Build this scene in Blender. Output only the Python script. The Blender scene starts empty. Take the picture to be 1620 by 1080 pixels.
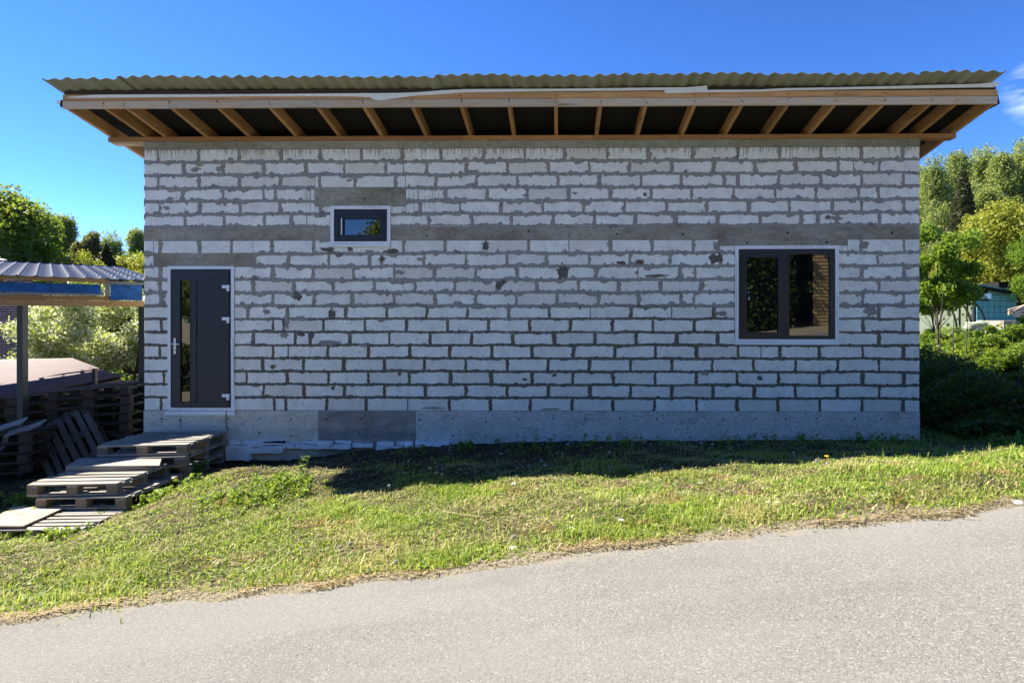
import bpy, math, random
import numpy as np
from mathutils import Vector, Matrix

# ------------------------------------------------------------------ camera, sky, sun, exposure
SC = bpy.context.scene
COL = SC.collection
CAMY, CAMZ, F, PX, PY, YAW = -8.65, 1.442, 900.0, 872.0, 500.0, math.radians(0.82)
cd = bpy.data.cameras.new('camera'); cam = bpy.data.objects.new('camera', cd); COL.objects.link(cam)
cam.location = (0, CAMY, CAMZ); cam.rotation_euler = (math.pi/2, 0, YAW)
cd.sensor_width = 36; cd.lens = F/1620*36
cd.shift_x = -(PX-810)/1620; cd.shift_y = -(540-PY)/1620
cd.clip_start = .05; cd.clip_end = 2000
SC.camera = cam
SUN = Vector((-4.4, 1.45, 5.0)).normalized()
SUN_STRENGTH, SKY_STRENGTH, EXPOSURE = 5.0, 0.14, 1.74
w = bpy.data.worlds.new('World'); SC.world = w; w.use_nodes = True
wn, wl = w.node_tree.nodes, w.node_tree.links; wn.clear()
sky = wn.new('ShaderNodeTexSky'); sky.sky_type = 'NISHITA'; sky.sun_disc = False
sky.sun_elevation = math.asin(SUN.z); sky.sun_rotation = math.atan2(SUN.x, SUN.y)
sky.air_density = 0.5; sky.dust_density = 0.0; sky.ozone_density = 2.0; sky.altitude = 2500
bg = wn.new('ShaderNodeBackground'); bg.inputs[1].default_value = SKY_STRENGTH
wo = wn.new('ShaderNodeOutputWorld')
# a wisp of cloud low over the right-hand hill
tc = wn.new('ShaderNodeTexCoord'); mp = wn.new('ShaderNodeMapping'); mp.inputs['Scale'].default_value = (5, 5, 16)
wl.new(tc.outputs['Generated'], mp.inputs[0])
cn = wn.new('ShaderNodeTexNoise'); cn.inputs['Scale'].default_value = 2.2; cn.inputs['Detail'].default_value = 7
wl.new(mp.outputs[0], cn.inputs[0])
cr = wn.new('ShaderNodeMapRange'); cr.inputs[1].default_value = .42; cr.inputs[2].default_value = .75
wl.new(cn.outputs[0], cr.inputs[0])
dst = wn.new('ShaderNodeVectorMath'); dst.operation = 'DISTANCE'
cdir = Vector(((1626-PX)/F, 1, (500-148)/F)).normalized()
dst.inputs[1].default_value = cdir; wl.new(tc.outputs['Generated'], dst.inputs[0])
fr = wn.new('ShaderNodeMapRange'); fr.inputs[1].default_value = .045; fr.inputs[2].default_value = .0
wl.new(dst.outputs['Value'], fr.inputs[0])
mm = wn.new('ShaderNodeMath'); mm.operation = 'MULTIPLY'; wl.new(cr.outputs[0], mm.inputs[0]); wl.new(fr.outputs[0], mm.inputs[1])
mx = wn.new('ShaderNodeMix'); mx.data_type = 'RGBA'; wl.new(mm.outputs[0], mx.inputs[0])
hs = wn.new('ShaderNodeHueSaturation'); hs.inputs['Saturation'].default_value = 1.24; hs.inputs['Hue'].default_value = .508; hs.inputs['Value'].default_value = .95; wl.new(sky.outputs[0], hs.inputs['Color']); wl.new(hs.outputs[0], mx.inputs[6]); mx.inputs[7].default_value = (7.5, 7.8, 8.3, 1)
wl.new(mx.outputs[2], bg.inputs[0]); wl.new(bg.outputs[0], wo.inputs[0])
sd = bpy.data.lights.new('sun', 'SUN'); sd.energy = SUN_STRENGTH; sd.angle = math.radians(.5); sd.color = (1, .94, .82)
so = bpy.data.objects.new('sun', sd); COL.objects.link(so); so.rotation_euler = SUN.to_track_quat('Z', 'Y').to_euler()
so.location = (-20, 10, 30)
vs = SC.view_settings; vs.view_transform = 'Standard'; vs.look = 'None'; vs.exposure = EXPOSURE; vs.gamma = 1; vs.use_curve_mapping = False

R = random.Random(7)
NR = np.random.default_rng(11)

# ------------------------------------------------------------------ helpers
def Wy(px, py, y):
    dx, dz = (px-PX)/F, (PY-py)/F
    d = (-math.sin(YAW)+math.cos(YAW)*dx, math.cos(YAW)+math.sin(YAW)*dx)
    t = (y-CAMY)/d[1]
    return (d[0]*t, y, CAMZ+dz*t)
def X0(px, y=0): return Wy(px, 500, y)[0]
def Z0(py, px=885, y=0): return Wy(px, py, y)[2]

class MB:
    def __init__(s): s.v = []; s.f = []
    def add(s, vs_, fs):
        n = len(s.v); s.v += [tuple(p) for p in vs_]; s.f += [tuple(i+n for i in f) for f in fs]; return s
    def box(s, x0, x1, y0, y1, z0, z1, j=0):
        v = [(x, y, z) for z in (z0, z1) for y in (y0, y1) for x in (x0, x1)]
        if j: v = [(a+R.uniform(-j, j), b+R.uniform(-j, j), c+R.uniform(-j, j)) for a, b, c in v]
        return s.add(v, [(0,2,3,1),(4,5,7,6),(0,1,5,4),(2,6,7,3),(0,4,6,2),(1,3,7,5)])
    def prism(s, poly, y0, y1):                 # poly in x,z ccw seen from -y
        n = len(poly)
        v = [(x, y0, z) for x, z in poly]+[(x, y1, z) for x, z in poly]
        f = [tuple(range(n)), tuple(range(2*n-1, n-1, -1))]+[(i, i+n, (i+1) % n+n, (i+1) % n) for i in range(n)]
        return s.add(v, f)
    def hexa(s, a):                             # 8 points: bottom 4 ccw, top 4 ccw
        return s.add(a, [(3,2,1,0),(4,5,6,7),(0,1,5,4),(1,2,6,5),(2,3,7,6),(3,0,4,7)])
    def beam(s, p, q, wd, ht, up=(0,0,1)):
        p, q = Vector(p), Vector(q); d = (q-p).normalized(); sd_ = d.cross(Vector(up)).normalized(); u = sd_.cross(d)
        a = []
        for e in (-1, 1):
            a += [p+sd_*(-wd/2)+u*(e*ht/2), p+sd_*(wd/2)+u*(e*ht/2), q+sd_*(wd/2)+u*(e*ht/2), q+sd_*(-wd/2)+u*(e*ht/2)]
        return s.hexa(a)
    def tube(s, pts, rs, n=6, cap=True):
        pts = [Vector(p) for p in pts]
        if not hasattr(rs, '__len__'): rs = [rs]*len(pts)
        b = len(s.v)
        for i, p in enumerate(pts):
            d = (pts[min(i+1, len(pts)-1)]-pts[max(i-1, 0)])
            if d.length < 1e-6: d = Vector((0,0,1))
            d.normalize(); a = d.cross(Vector((.31,.17,.93)) if abs(d.z) < .9 else Vector((1,0.1,0))).normalized(); c = d.cross(a)
            for k in range(n):
                t = 2*math.pi*k/n; s.v.append(tuple(p+(a*math.cos(t)+c*math.sin(t))*rs[i]))
        for i in range(len(pts)-1):
            for k in range(n):
                s.f.append((b+i*n+k, b+i*n+(k+1) % n, b+(i+1)*n+(k+1) % n, b+(i+1)*n+k))
        if cap:
            s.f.append(tuple(b+k for k in range(n-1, -1, -1))); s.f.append(tuple(b+(len(pts)-1)*n+k for k in range(n)))
        return s
    def ball(s, c, r, nu=8, nv=5, sc=(1,1,1)):
        v = [(c[0], c[1], c[2]-r*sc[2])]
        for j in range(1, nv):
            ph = math.pi*j/nv-math.pi/2
            for i in range(nu):
                t = 2*math.pi*i/nu; v.append((c[0]+r*sc[0]*math.cos(ph)*math.cos(t), c[1]+r*sc[1]*math.cos(ph)*math.sin(t), c[2]+r*sc[2]*math.sin(ph)))
        v.append((c[0], c[1], c[2]+r*sc[2])); L = len(v)-1
        f = [(0, 1+(i+1) % nu, 1+i) for i in range(nu)]
        for j in range(nv-2):
            for i in range(nu):
                a = 1+j*nu+i; b_ = 1+j*nu+(i+1) % nu; f.append((a, b_, b_+nu, a+nu))
        f += [(L, L-nu+i, L-nu+(i+1) % nu) for i in range(nu)]
        return s.add(v, f)
    def mesh(s, name, mats, smooth=False):
        me = bpy.data.meshes.new(name); me.from_pydata(s.v, [], s.f)
        for m in (mats if isinstance(mats, (list, tuple)) else [mats]): me.materials.append(m)
        if smooth: me.polygons.foreach_set('use_smooth', [True]*len(me.polygons))
        me.update(); return me

def raw_mesh(name, V, Fc, mat, nper, smooth=False):
    """V (n,3) float, Fc flat loop index array, nper: verts per face (int) or array"""
    me = bpy.data.meshes.new(name)
    Fc = np.asarray(Fc, dtype=np.int32).ravel()
    if np.isscalar(nper): tot = np.full(len(Fc)//nper, nper, dtype=np.int32)
    else: tot = np.asarray(nper, dtype=np.int32)
    st = np.concatenate(([0], np.cumsum(tot)[:-1])).astype(np.int32)
    me.vertices.add(len(V)); me.vertices.foreach_set('co', np.asarray(V, dtype=np.float32).ravel())
    me.loops.add(len(Fc)); me.loops.foreach_set('vertex_index', Fc)
    me.polygons.add(len(tot)); me.polygons.foreach_set('loop_start', st)
    try: me.polygons.foreach_set('loop_total', tot)
    except Exception: pass
    if smooth: me.polygons.foreach_set('use_smooth', np.ones(len(tot), dtype=bool))
    me.materials.append(mat); me.update(calc_edges=True); return me

def link(name, me, parent=None, kind=None):
    o = bpy.data.objects.new(name, me); COL.objects.link(o)
    if parent is not None:
        o.parent = parent
        if not parent.get('_local'):
            p = parent; off = Vector((0,0,0))
            while p is not None: off += p.location; p = p.parent
            o.location = -off if parent.parent is None else Vector((0,0,0))
    if kind: o['kind'] = kind
    return o
def obj(name, mb, mat, parent=None, kind=None, smooth=False):
    return link(name, mb.mesh(name, mat, smooth), parent, kind)
def thing(name, label, cat, loc=(0,0,0), group=None, local=False, rz=0):
    o = bpy.data.objects.new(name, None); COL.objects.link(o); o.location = loc; o.rotation_euler = (0,0,rz)
    o.empty_display_size = .1
    if local: o['_local'] = 1
    o['label'] = label; o['category'] = cat
    if group: o['group'] = group
    return o
def tag(o, label, cat, group=None):
    o['label'] = label; o['category'] = cat
    if group: o['group'] = group
    return o
def copy_tree(o, parent=None):
    c = o.copy(); COL.objects.link(c); c.parent = parent
    for ch in list(o.children): copy_tree(ch, c)
    return c

# ------------------------------------------------------------------ materials
class NT:
    def __init__(s, name, rough=.8, spec=.3):
        s.m = bpy.data.materials.new(name); s.m.use_nodes = True; s.t = s.m.node_tree; s.n = s.t.nodes; s.l = s.t.links
        s.b = s.n['Principled BSDF']; s.b.inputs['Roughness'].default_value = rough
        s.b.inputs['Specular IOR Level'].default_value = spec
        s.out = s.n['Material Output']
    def new(s, t, **k):
        n = s.n.new(t)
        for a, b in k.items(): setattr(n, a, b)
        return n
    def pos(s, scale=(1,1,1), world=True):
        if world: g = s.new('ShaderNodeNewGeometry').outputs['Position']
        else: g = s.new('ShaderNodeTexCoord').outputs['Object']
        m = s.new('ShaderNodeMapping'); m.inputs['Scale'].default_value = scale; s.l.new(g, m.inputs[0]); return m.outputs[0]
    def noise(s, vec, scale, detail=4, rough=.55):
        n = s.new('ShaderNodeTexNoise'); n.inputs['Scale'].default_value = scale; n.inputs['Detail'].default_value = detail
        n.inputs['Roughness'].default_value = rough; s.l.new(vec, n.inputs['Vector']); return n.outputs[0]
    def voro(s, vec, scale, out='Distance'):
        n = s.new('ShaderNodeTexVoronoi'); n.inputs['Scale'].default_value = scale; s.l.new(vec, n.inputs['Vector']); return n.outputs[out]
    def rng(s, v, a, b, c=0, d=1):
        n = s.new('ShaderNodeMapRange'); s.l.new(v, n.inputs[0])
        for i, x in enumerate((a, b, c, d)): n.inputs[i+1].default_value = x
        return n.outputs[0]
    def ramp(s, v, stops):
        n = s.new('ShaderNodeValToRGB'); s.l.new(v, n.inputs[0]); e = n.color_ramp.elements
        while len(e) < len(stops): e.new(.5)
        for i, (p, c) in enumerate(stops): e[i].position = p; e[i].color = (*c, 1)
        return n.outputs[0]
    def mix(s, f, a, b, mode='MIX'):
        n = s.new('ShaderNodeMix', data_type='RGBA', blend_type=mode)
        for i, x in ((0, f), (6, a), (7, b)):
            if hasattr(x, 'links') or hasattr(x, 'is_linked'): s.l.new(x, n.inputs[i])
            elif i == 0: n.inputs[0].default_value = x
            else: n.inputs[i].default_value = (*x, 1)
        return n.outputs[2]
    def math(s, op, a, b=0):
        n = s.new('ShaderNodeMath', operation=op)
        for i, x in enumerate((a, b)):
            if hasattr(x, 'is_linked'): s.l.new(x, n.inputs[i])
            else: n.inputs[i].default_value = x
        return n.outputs[0]
    def sep(s, vec):
        n = s.new('ShaderNodeSeparateXYZ'); s.l.new(vec, n.inputs[0]); return n.outputs
    def rand(s): return s.new('ShaderNodeObjectInfo').outputs['Random']
    def island(s): return s.new('ShaderNodeNewGeometry').outputs['Random Per Island']
    def col(s, c):
        if hasattr(c, 'is_linked'): s.l.new(c, s.b.inputs['Base Color'])
        else: s.b.inputs['Base Color'].default_value = (*c, 1)
        return s
    def bump(s, h, dist=.01, strength=1):
        n = s.new('ShaderNodeBump'); n.inputs['Distance'].default_value = dist; n.inputs['Strength'].default_value = strength
        s.l.new(h, n.inputs['Height']); s.l.new(n.outputs[0], s.b.inputs['Normal']); return s

def flat(name, c, rough=.7, spec=.3, metal=0, bump=0, var=.12, scale=20):
    t = NT(name, rough, spec); t.b.inputs['Metallic'].default_value = metal
    n = t.noise(t.pos(), scale, 5)
    t.col(t.mix(t.rng(n, .3, .7), tuple(x*(1-var) for x in c), tuple(min(1, x*(1+var)) for x in c)))
    if bump: t.bump(n, bump)
    return t.m

def wood(name, c1, c2, axis, knots=True, grey=None, world=True):
    t = NT(name, .75, .25)
    sc = [14, 14, 14]; sc[axis] = .9
    v = t.pos(sc, world)
    off = t.new('ShaderNodeVectorMath', operation='ADD'); t.l.new(v, off.inputs[0])
    rr = t.math('MULTIPLY', t.rand(), 37.0)
    cx = t.new('ShaderNodeCombineXYZ'); t.l.new(rr, cx.inputs[0]); t.l.new(rr, cx.inputs[1]); t.l.new(cx.outputs[0], off.inputs[1])
    v = off.outputs[0]
    n = t.noise(v, 3.0, 6, .65); base = t.mix(t.rng(n, .3, .7), c1, c2)
    if grey:
        g = t.noise(t.pos((1,1,1), world), 2.3, 4); base = t.mix(t.rng(g, .4, .65), base, grey)
    if knots:
        k = t.voro(v, .55); base = t.mix(t.rng(k, .05, .16, .85, 0), base, tuple(x*.25 for x in c1))
    tone = t.rng(t.rand(), 0, 1, .78, 1.12)
    m = t.new('ShaderNodeMix', data_type='RGBA', blend_type='MULTIPLY'); m.inputs[0].default_value = 1
    t.l.new(base, m.inputs[6]); c = t.new('ShaderNodeCombineColor')
    for i in range(3): t.l.new(tone, c.inputs[i])
    t.l.new(c.outputs[0], m.inputs[7]); t.col(m.outputs[2])
    t.bump(n, .003); return t.m

def leafmat(name, cols, trans=.45, rough=.5, patch=None):
    """leaf cards: colour picked per leaf, diffuse + translucent"""
    t = NT(name, rough, .25)
    i = t.island()
    c = t.ramp(i, [(k/(len(cols)-1), x) for k, x in enumerate(cols)])
    if patch:
        n = t.noise(t.pos(), patch[1], 3); c = t.mix(t.rng(n, .45, .62), c, patch[0])
    t.col(c)
    tr = t.new('ShaderNodeBsdfTranslucent'); mixc = t.mix(.35, c, (.55, .62, .05), 'MIX')
    t.l.new(mixc, tr.inputs[0])
    ms = t.new('ShaderNodeMixShader'); ms.inputs[0].default_value = trans
    t.l.new(t.b.outputs[0], ms.inputs[1]); t.l.new(tr.outputs[0], ms.inputs[2]); t.l.new(ms.outputs[0], t.out.inputs[0])
    return t.m

# autoclaved blocks
def mk_block():
    t = NT('aerated_block', .9, .15); p = t.pos()
    tone = t.ramp(t.rand(), [(0, (.75,.725,.655)), (.2, (.83,.82,.765)), (.5, (.87,.87,.815)), (1, (.89,.895,.85))])
    n = t.noise(p, 5, 5, .6); c = t.mix(t.rng(n, .35, .7, 0, .5), tone, (.55,.535,.50))
    v = t.noise(t.pos((60, 1, 1.5)), 1.0, 3); c = t.mix(t.rng(v, .5, .75, 0, .22), c, (.45,.44,.43))   # saw lines
    sp = t.voro(p, 16); sn = t.noise(p, 9, 2)
    spot = t.math('MULTIPLY', t.rng(sp, .10, .15, 1, 0), t.rng(sn, .50, .56))
    c = t.mix(spot, c, (.10,.10,.10))
    sp2 = t.voro(t.pos((1.2,1,2.6)), 7.3); sn2 = t.noise(p, 3.7, 2)
    spot2 = t.math('MULTIPLY', t.rng(sp2, .09, .13, .8, 0), t.rng(sn2, .52, .58))
    c = t.mix(spot2, c, (.22,.215,.21))
    # cement drips below the ring beam and the small lintel
    z = t.sep(p)[2]; x = t.sep(p)[0]
    dn = t.noise(t.pos((34, 1, 1.6)), 1.0, 4, .7); big = t.noise(t.pos((1.6,1,1)), 1, 2)
    thr = t.rng(z, 3.78, 4.02, .74, .44); thr = t.math('SUBTRACT', thr, t.rng(big, .35, .65, -.03, .07))
    dr = t.math('MULTIPLY', t.rng(t.math('SUBTRACT', dn, thr), 0, .05), t.rng(z, 3.77, 3.83))
    c = t.mix(t.math('MULTIPLY', dr, .75), c, (.33,.31,.22))
    inx = t.math('MULTIPLY', t.rng(x, -3.95, -3.8), t.rng(x, -1.75, -1.95))
    thr2 = t.rng(z, 2.72, 3.2, .70, .50)
    dr2 = t.math('MULTIPLY', t.math('MULTIPLY', t.rng(t.math('SUBTRACT', dn, thr2), 0, .04), t.rng(z, 2.7, 2.8)), t.math('MULTIPLY', inx, t.rng(z, 3.42, 3.36)))
    c = t.mix(t.math('MULTIPLY', dr2, .75), c, (.34,.30,.22))
    t.col(c); f = t.noise(p, 60, 4, .7); t.bump(f, .004); return t.m
def mk_mortar():
    t = NT('mortar', .95, .1); p = t.pos()
    z = t.sep(p)[2]; n = t.noise(p, 1.1, 4, .6)
    k = t.rng(t.math('ADD', z, t.rng(n, .3, .7, -.5, .5)), 1.15, 1.6)
    n2 = t.noise(p, 12, 5, .65)
    lo = t.mix(t.rng(n2, .3, .7), (.12,.112,.09), (.20,.188,.16)); hi = t.mix(t.rng(n2, .3, .7), (.24,.228,.21), (.37,.355,.33))
    c = t.mix(k, lo, hi)
    n3 = t.noise(p, 3.1, 3); c = t.mix(t.rng(n3, .62, .68, 0, .8), c, (.17,.165,.155))
    t.col(c); t.bump(t.noise(p, 45, 5, .7), .008); return t.m
def mk_conc(name, a, b, dark=(.13,.125,.11), speck=.5, seed=0., brown=None):
    t = NT(name, .92, .15); p = t.pos()
    ad = t.new('ShaderNodeVectorMath', operation='ADD'); t.l.new(p, ad.inputs[0]); ad.inputs[1].default_value = (seed, seed, seed); p = ad.outputs[0]
    n = t.noise(p, 2.6, 6, .6); c = t.mix(t.rng(n, .32, .68), a, b)
    if brown: c = t.mix(t.rng(t.noise(p, 1.3, 4), .45, .65), c, brown)
    m = t.new('ShaderNodeMapping'); m.inputs['Scale'].default_value = (1,1,2.2); t.l.new(p, m.inputs[0])
    f = t.noise(m.outputs[0], 30, 3, .7); c = t.mix(t.rng(f, .56-(speck-.42)*.35, .60-(speck-.42)*.35, 0, .75), c, dark)
    f2 = t.noise(m.outputs[0], 9, 5, .75); c = t.mix(t.rng(f2, .5, .75, 0, .45), c, tuple(x*1.35 for x in b)); c = t.mix(t.rng(f2, .42, .30, 0, .5), c, tuple(x*.6 for x in a))
    v = t.noise(p, 3.0, 3); zc = t.sep(p)[2]; bl = t.noise(m.outputs[0], 1.7, 5, .7)
    c = t.mix(t.math('MULTIPLY', t.rng(bl, .48, .62, 0, .6), t.rng(zc, seed-.1, seed-.42, .35, 1)), c, tuple(min(.6, x*1.9) for x in b))
    c = t.mix(t.rng(bl, .44, .34, 0, .55), c, tuple(x*.62 for x in a))
    m2 = t.new('ShaderNodeMapping'); m2.inputs['Scale'].default_value = (26,1,.9); t.l.new(p, m2.inputs[0])
    st = t.noise(m2.outputs[0], 1, 3, .7); c = t.mix(t.math('MULTIPLY', t.rng(st, .66, .72), t.rng(v, .5, .58, 0, .8)), c, dark)
    t.col(c); t.bump(t.noise(p, 30, 6, .7), .008); return t.m
M = {}
M['block'] = mk_block(); M['mortar'] = mk_mortar()
M['conc_light'] = mk_conc('concrete_light', (.56,.52,.44), (.70,.66,.57), speck=.36)
M['conc_dark'] = mk_conc('concrete_dark', (.22,.20,.18), (.30,.28,.25), speck=.3, seed=3)
M['conc_mid'] = mk_conc('concrete_mid', (.52,.50,.46), (.68,.655,.61), speck=.42, seed=7)
M['belt'] = mk_conc('concrete_belt', (.27,.24,.19), (.43,.39,.32), speck=.46, seed=1, brown=(.215,.18,.135))
M['ring'] = mk_conc('concrete_ring', (.27,.26,.20), (.40,.385,.31), speck=.45, seed=5, brown=(.27,.25,.17))
M['lintel'] = mk_conc('concrete_lintel', (.24,.22,.175), (.40,.37,.29), speck=.56, seed=9, brown=(.27,.23,.16))
M['wood_x'] = wood('pine_board_orange', (.46,.23,.085), (.68,.40,.18), 0)
M['wood_pale'] = wood('pine_board_pale', (.50,.33,.19), (.72,.55,.38), 0, grey=(.56,.47,.37))
M['wood_plate'] = wood('pine_plate', (.32,.15,.06), (.50,.27,.12), 0)
M['wood_y'] = wood('pine_rafter', (.34,.18,.075), (.56,.33,.15), 1)
M['soffit'] = flat('roofing_felt', (.022,.021,.02), .95, .1, bump=.004)
M['gap_shade'] = flat('batten_gap_shade', (.05,.035,.025), .9)  # battens coloured near-black to paint the shaded gap under the sheets
M['membrane'] = flat('white_membrane', (.80,.80,.76), .5, .3, var=.06)
M['beam_wood'] = wood('lean_to_timber', (.26,.145,.06), (.42,.25,.11), 0)
M['membrane_blue'] = flat('blue_membrane', (.006,.07,.25), .6, .3, var=.45, scale=9)
M['anthracite'] = flat('anthracite_pvc', (.014,.018,.027), .42, .5, var=.08)
M['white_pvc'] = flat('white_tape', (.78,.80,.83), .5, .3, var=.1, scale=50)
M['chrome'] = flat('satin_steel', (.72,.74,.76), .3, .5, metal=.6, var=.03)
M['tie'] = flat('tie_hole_dark', (.02,.02,.02), .9); M['tie_rim'] = flat('tie_hole_rim', (.6,.6,.58), .8)
t = NT('window_glass', .015, 1.0); t.col((.004,.005,.006)); t.b.inputs['IOR'].default_value = 2.1; t.b.inputs['Specular IOR Level'].default_value = .5
M['glass'] = t.m
# corrugated fibre cement
t = NT('fibre_cement', .9, .2); p = t.pos(); n = t.noise(t.pos((1.5, .35, 1)), 4, 6, .65)
c = t.mix(t.rng(n, .3, .7), (.19,.20,.15), (.29,.30,.235)); c = t.mix(t.rng(t.noise(p, 14, 4), .58, .7, 0, .6), c, (.16,.17,.11)); t.col(c); t.bump(t.noise(p, 50, 4), .003)
M['sheet'] = t.m
# weathered pallet wood
M['pallet'] = wood('weathered_board', (.17,.14,.11), (.42,.37,.30), 0, grey=(.27,.25,.22), world=False)
M['pallet_dark'] = wood('shade_dark_board', (.035,.026,.02), (.075,.056,.042), 0, grey=(.055,.05,.045), world=False)  # pallet wood darkened for the stacks, deep shade put into the colour
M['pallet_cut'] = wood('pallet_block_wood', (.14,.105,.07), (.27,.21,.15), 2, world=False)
M['pallet_cut_dark'] = wood('pallet_block_dark', (.04,.03,.02), (.08,.06,.04), 2, world=False)  # block wood darkened the same way, shade in the colour
M['grey_board'] = wood('blue_grey_board', (.14,.15,.16), (.24,.25,.26), 0, world=False)
M['ply'] = flat('old_plywood', (.38,.31,.22), .9, bump=.006, var=.25, scale=7)
t = NT('foam_board', .8, .2); p = t.pos(); n = t.noise(p, 6, 5, .7)
c = t.mix(t.rng(n, .35, .6), (.84,.86,.86), (.68,.70,.70)); c = t.mix(t.rng(t.noise(p, 13, 5, .7), .60, .66), c, (.15,.13,.11)); t.col(c); t.bump(n, .01)
M['foam'] = t.m
# asphalt
t = NT('asphalt', .95, .12); p = t.pos()
n1 = t.noise(p, 150, 3, .75); n2 = t.noise(p, .55, 4); n3 = t.noise(t.pos((.5, 3, 1)), .6, 3); v = t.voro(p, 120, 'Color')
c = t.ramp(n1, [(.30, (.075,.070,.062)), (.44, (.158,.150,.135)), (.60, (.205,.196,.178)), (.76, (.31,.30,.275))])
vs_ = t.sep(v)[0]; c = t.mix(t.rng(vs_, .86, .9, 0, .7), c, (.29,.28,.255)); c = t.mix(t.rng(vs_, .12, .08, 0, .7), c, (.10,.095,.09))
c = t.mix(t.rng(n2, .35, .7, 0, .3), c, (.225,.215,.195)); c = t.mix(t.rng(n3, .5, .7, 0, .35), c, (.125,.12,.11)); n4 = t.noise(t.pos((.25,1.2,1)), 1.3, 5); c = t.mix(t.rng(n4, .45, .65, 0, .35), c, (.235,.225,.205))
ye = t.sep(p)[1]; c = t.mix(t.math('MULTIPLY', t.rng(t.math('ADD', ye, t.rng(t.noise(p, 7, 4), .3, .7, -.12, .12)), -4.98, -4.84), .55), c, (.24,.21,.16))
t.col(c); t.bump(t.math('ADD', n1, t.math('MULTIPLY', vs_, .3)), .006); M['asphalt'] = t.m
# ground soil
t = NT('soil', .98, .05); p = t.pos()
n = t.noise(p, 3.2, 7, .7); c = t.ramp(n, [(.3, (.025,.02,.012)), (.5, (.08,.062,.035)), (.65, (.20,.16,.09)), (.78, (.32,.27,.17))])
g = t.noise(p, 1.0, 5, .6); c = t.mix(t.rng(g, .42, .58, 0, .75), c, (.075,.095,.025))
f = t.noise(p, 60, 4, .8); c = t.mix(t.rng(f, .5, .7, 0, .4), c, (.28,.24,.15))
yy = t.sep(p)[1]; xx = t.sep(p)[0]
c = t.mix(t.math('MULTIPLY', t.rng(yy, -2.6, -1.9, 0, .8), t.rng(xx, 6.5, 5.0)), c, t.mix(t.rng(n, .4, .65), (.030,.024,.017), (.085,.066,.048)))  # bare soil, darkened further to paint in the house's shadow band
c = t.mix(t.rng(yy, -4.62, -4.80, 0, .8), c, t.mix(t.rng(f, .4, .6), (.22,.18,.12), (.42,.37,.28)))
t.col(c); t.bump(t.noise(p, 22, 7, .75), .05); M['soil'] = t.m
G = [(.035,.060,.010), (.060,.100,.014), (.095,.135,.020), (.14,.165,.03)]
# grass with dry patches
t = NT('grass_blade', .55, .25); i = t.island(); p = t.pos()
c = t.ramp(i, [(0, (.06,.13,.013)), (.3, (.17,.27,.025)), (.65, (.30,.40,.045)), (.88, (.46,.48,.11)), (1, (.62,.56,.28))])
n = t.noise(t.pos((.8,1.3,1)), 1.5, 5, .65); k = t.math('ADD', n, t.math('MULTIPLY', t.math('SUBTRACT', i, .5), .14))
c = t.mix(t.rng(k, .49, .60, 0, .8), c, (.48,.41,.19))
n = t.noise(p, 2.7, 4, .6); c = t.mix(t.rng(n, .57, .64, 0, .75), c, (.36,.22,.10))
n = t.noise(p, .9, 3); c = t.mix(t.rng(n, .50, .62, 0, .6), c, (.14,.22,.02))
t.col(c)
tr = t.new('ShaderNodeBsdfTranslucent'); t.l.new(t.mix(.35, c, (.62,.72,.08)), tr.inputs[0]); ms = t.new('ShaderNodeMixShader'); ms.inputs[0].default_value = .38
t.l.new(t.b.outputs[0], ms.inputs[1]); t.l.new(tr.outputs[0], ms.inputs[2]); t.l.new(ms.outputs[0], t.out.inputs[0]); M['grass'] = t.m
M['straw'] = leafmat('dry_straw', [(.38,.30,.15), (.52,.43,.25), (.30,.20,.10), (.58,.50,.33)], .15)
M['weed'] = leafmat('weed_leaf', [(.08,.16,.02), (.14,.24,.035), (.22,.32,.05)], .45)
M['stone'] = flat('pale_stone', (.50,.46,.40), .9, bump=.01, var=.3, scale=12)
M['twig'] = flat('dry_twig', (.22,.17,.11), .9)

# ------------------------------------------------------------------ ground
zwx = [-300,-60,-12,-8,-6.3,-5,-3.5,-2,0,3,6,7,8.5,12,60,300]
zwz = [-2.5,-1.7,-1.2,-.97,-.88,-.66,-.60,-.52,-.45,-.43,-.41,-.38,-.22,.10,1.0,3]
def smooth(t): t = np.clip(t, 0, 1); return t*t*(3-2*t)
def zroad(x): return -.158+.123*18*np.tanh(np.asarray(x, float)/18)
def yedge(x):
    x = np.asarray(x, float); return -4.83+.035*np.sin(x*1.7+.4)+.022*np.sin(x*4.3+1)+.02*np.sin(x*9.1)
def bumps(x, y): return .018*np.sin(x*2.1+y*1.3)+.014*np.sin(x*3.7-y*2.9+1)+.010*np.sin(x*7.3+y*5.1)+.007*np.sin(x*13-y*11)
def gz(x, y):
    x = np.asarray(x, float); y = np.asarray(y, float)
    zw = np.interp(x, zwx, zwz)
    ye = yedge(x); t = np.clip(-y/(-ye), 0, 1)
    z = zw+(zroad(x)+.006-zw)*smooth(t*.85+.15*t*t)+bumps(x, y)*np.clip(4*t*(1-t), 0, 1)*1.3
    z = z-.05*np.exp(-((y+1.0)/.5)**2)*np.exp(-((x+1.2)/1.4)**2)+.10*np.exp(-((x+3.3)/.8)**2-((y+2.1)/.6)**2)
    z = z-.17/(1+np.exp((x+4.75)/.12))*np.exp(-((y+2.0)/1.05)**4)
    z = z-.17*np.exp(-((y+.25)/.5)**2)*np.exp(-((x+4.3)/1.0)**2)
    z = np.where(y > 0, z+np.where(x > 0, .022*np.clip(y, 0, 30)*smooth((x-3)/5), 0)+.07*np.clip(y-32, 0, 60)*smooth((x-2)/20), z)
    under = smooth((ye-y)/.10)
    far = y < -11.5
    zr = zroad(x)-.012
    z = np.where(y < ye, z*(1-under)+zr*under, z)
    z = np.where(far, zroad(x)+.02+.0*y, z)
    return z
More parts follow.
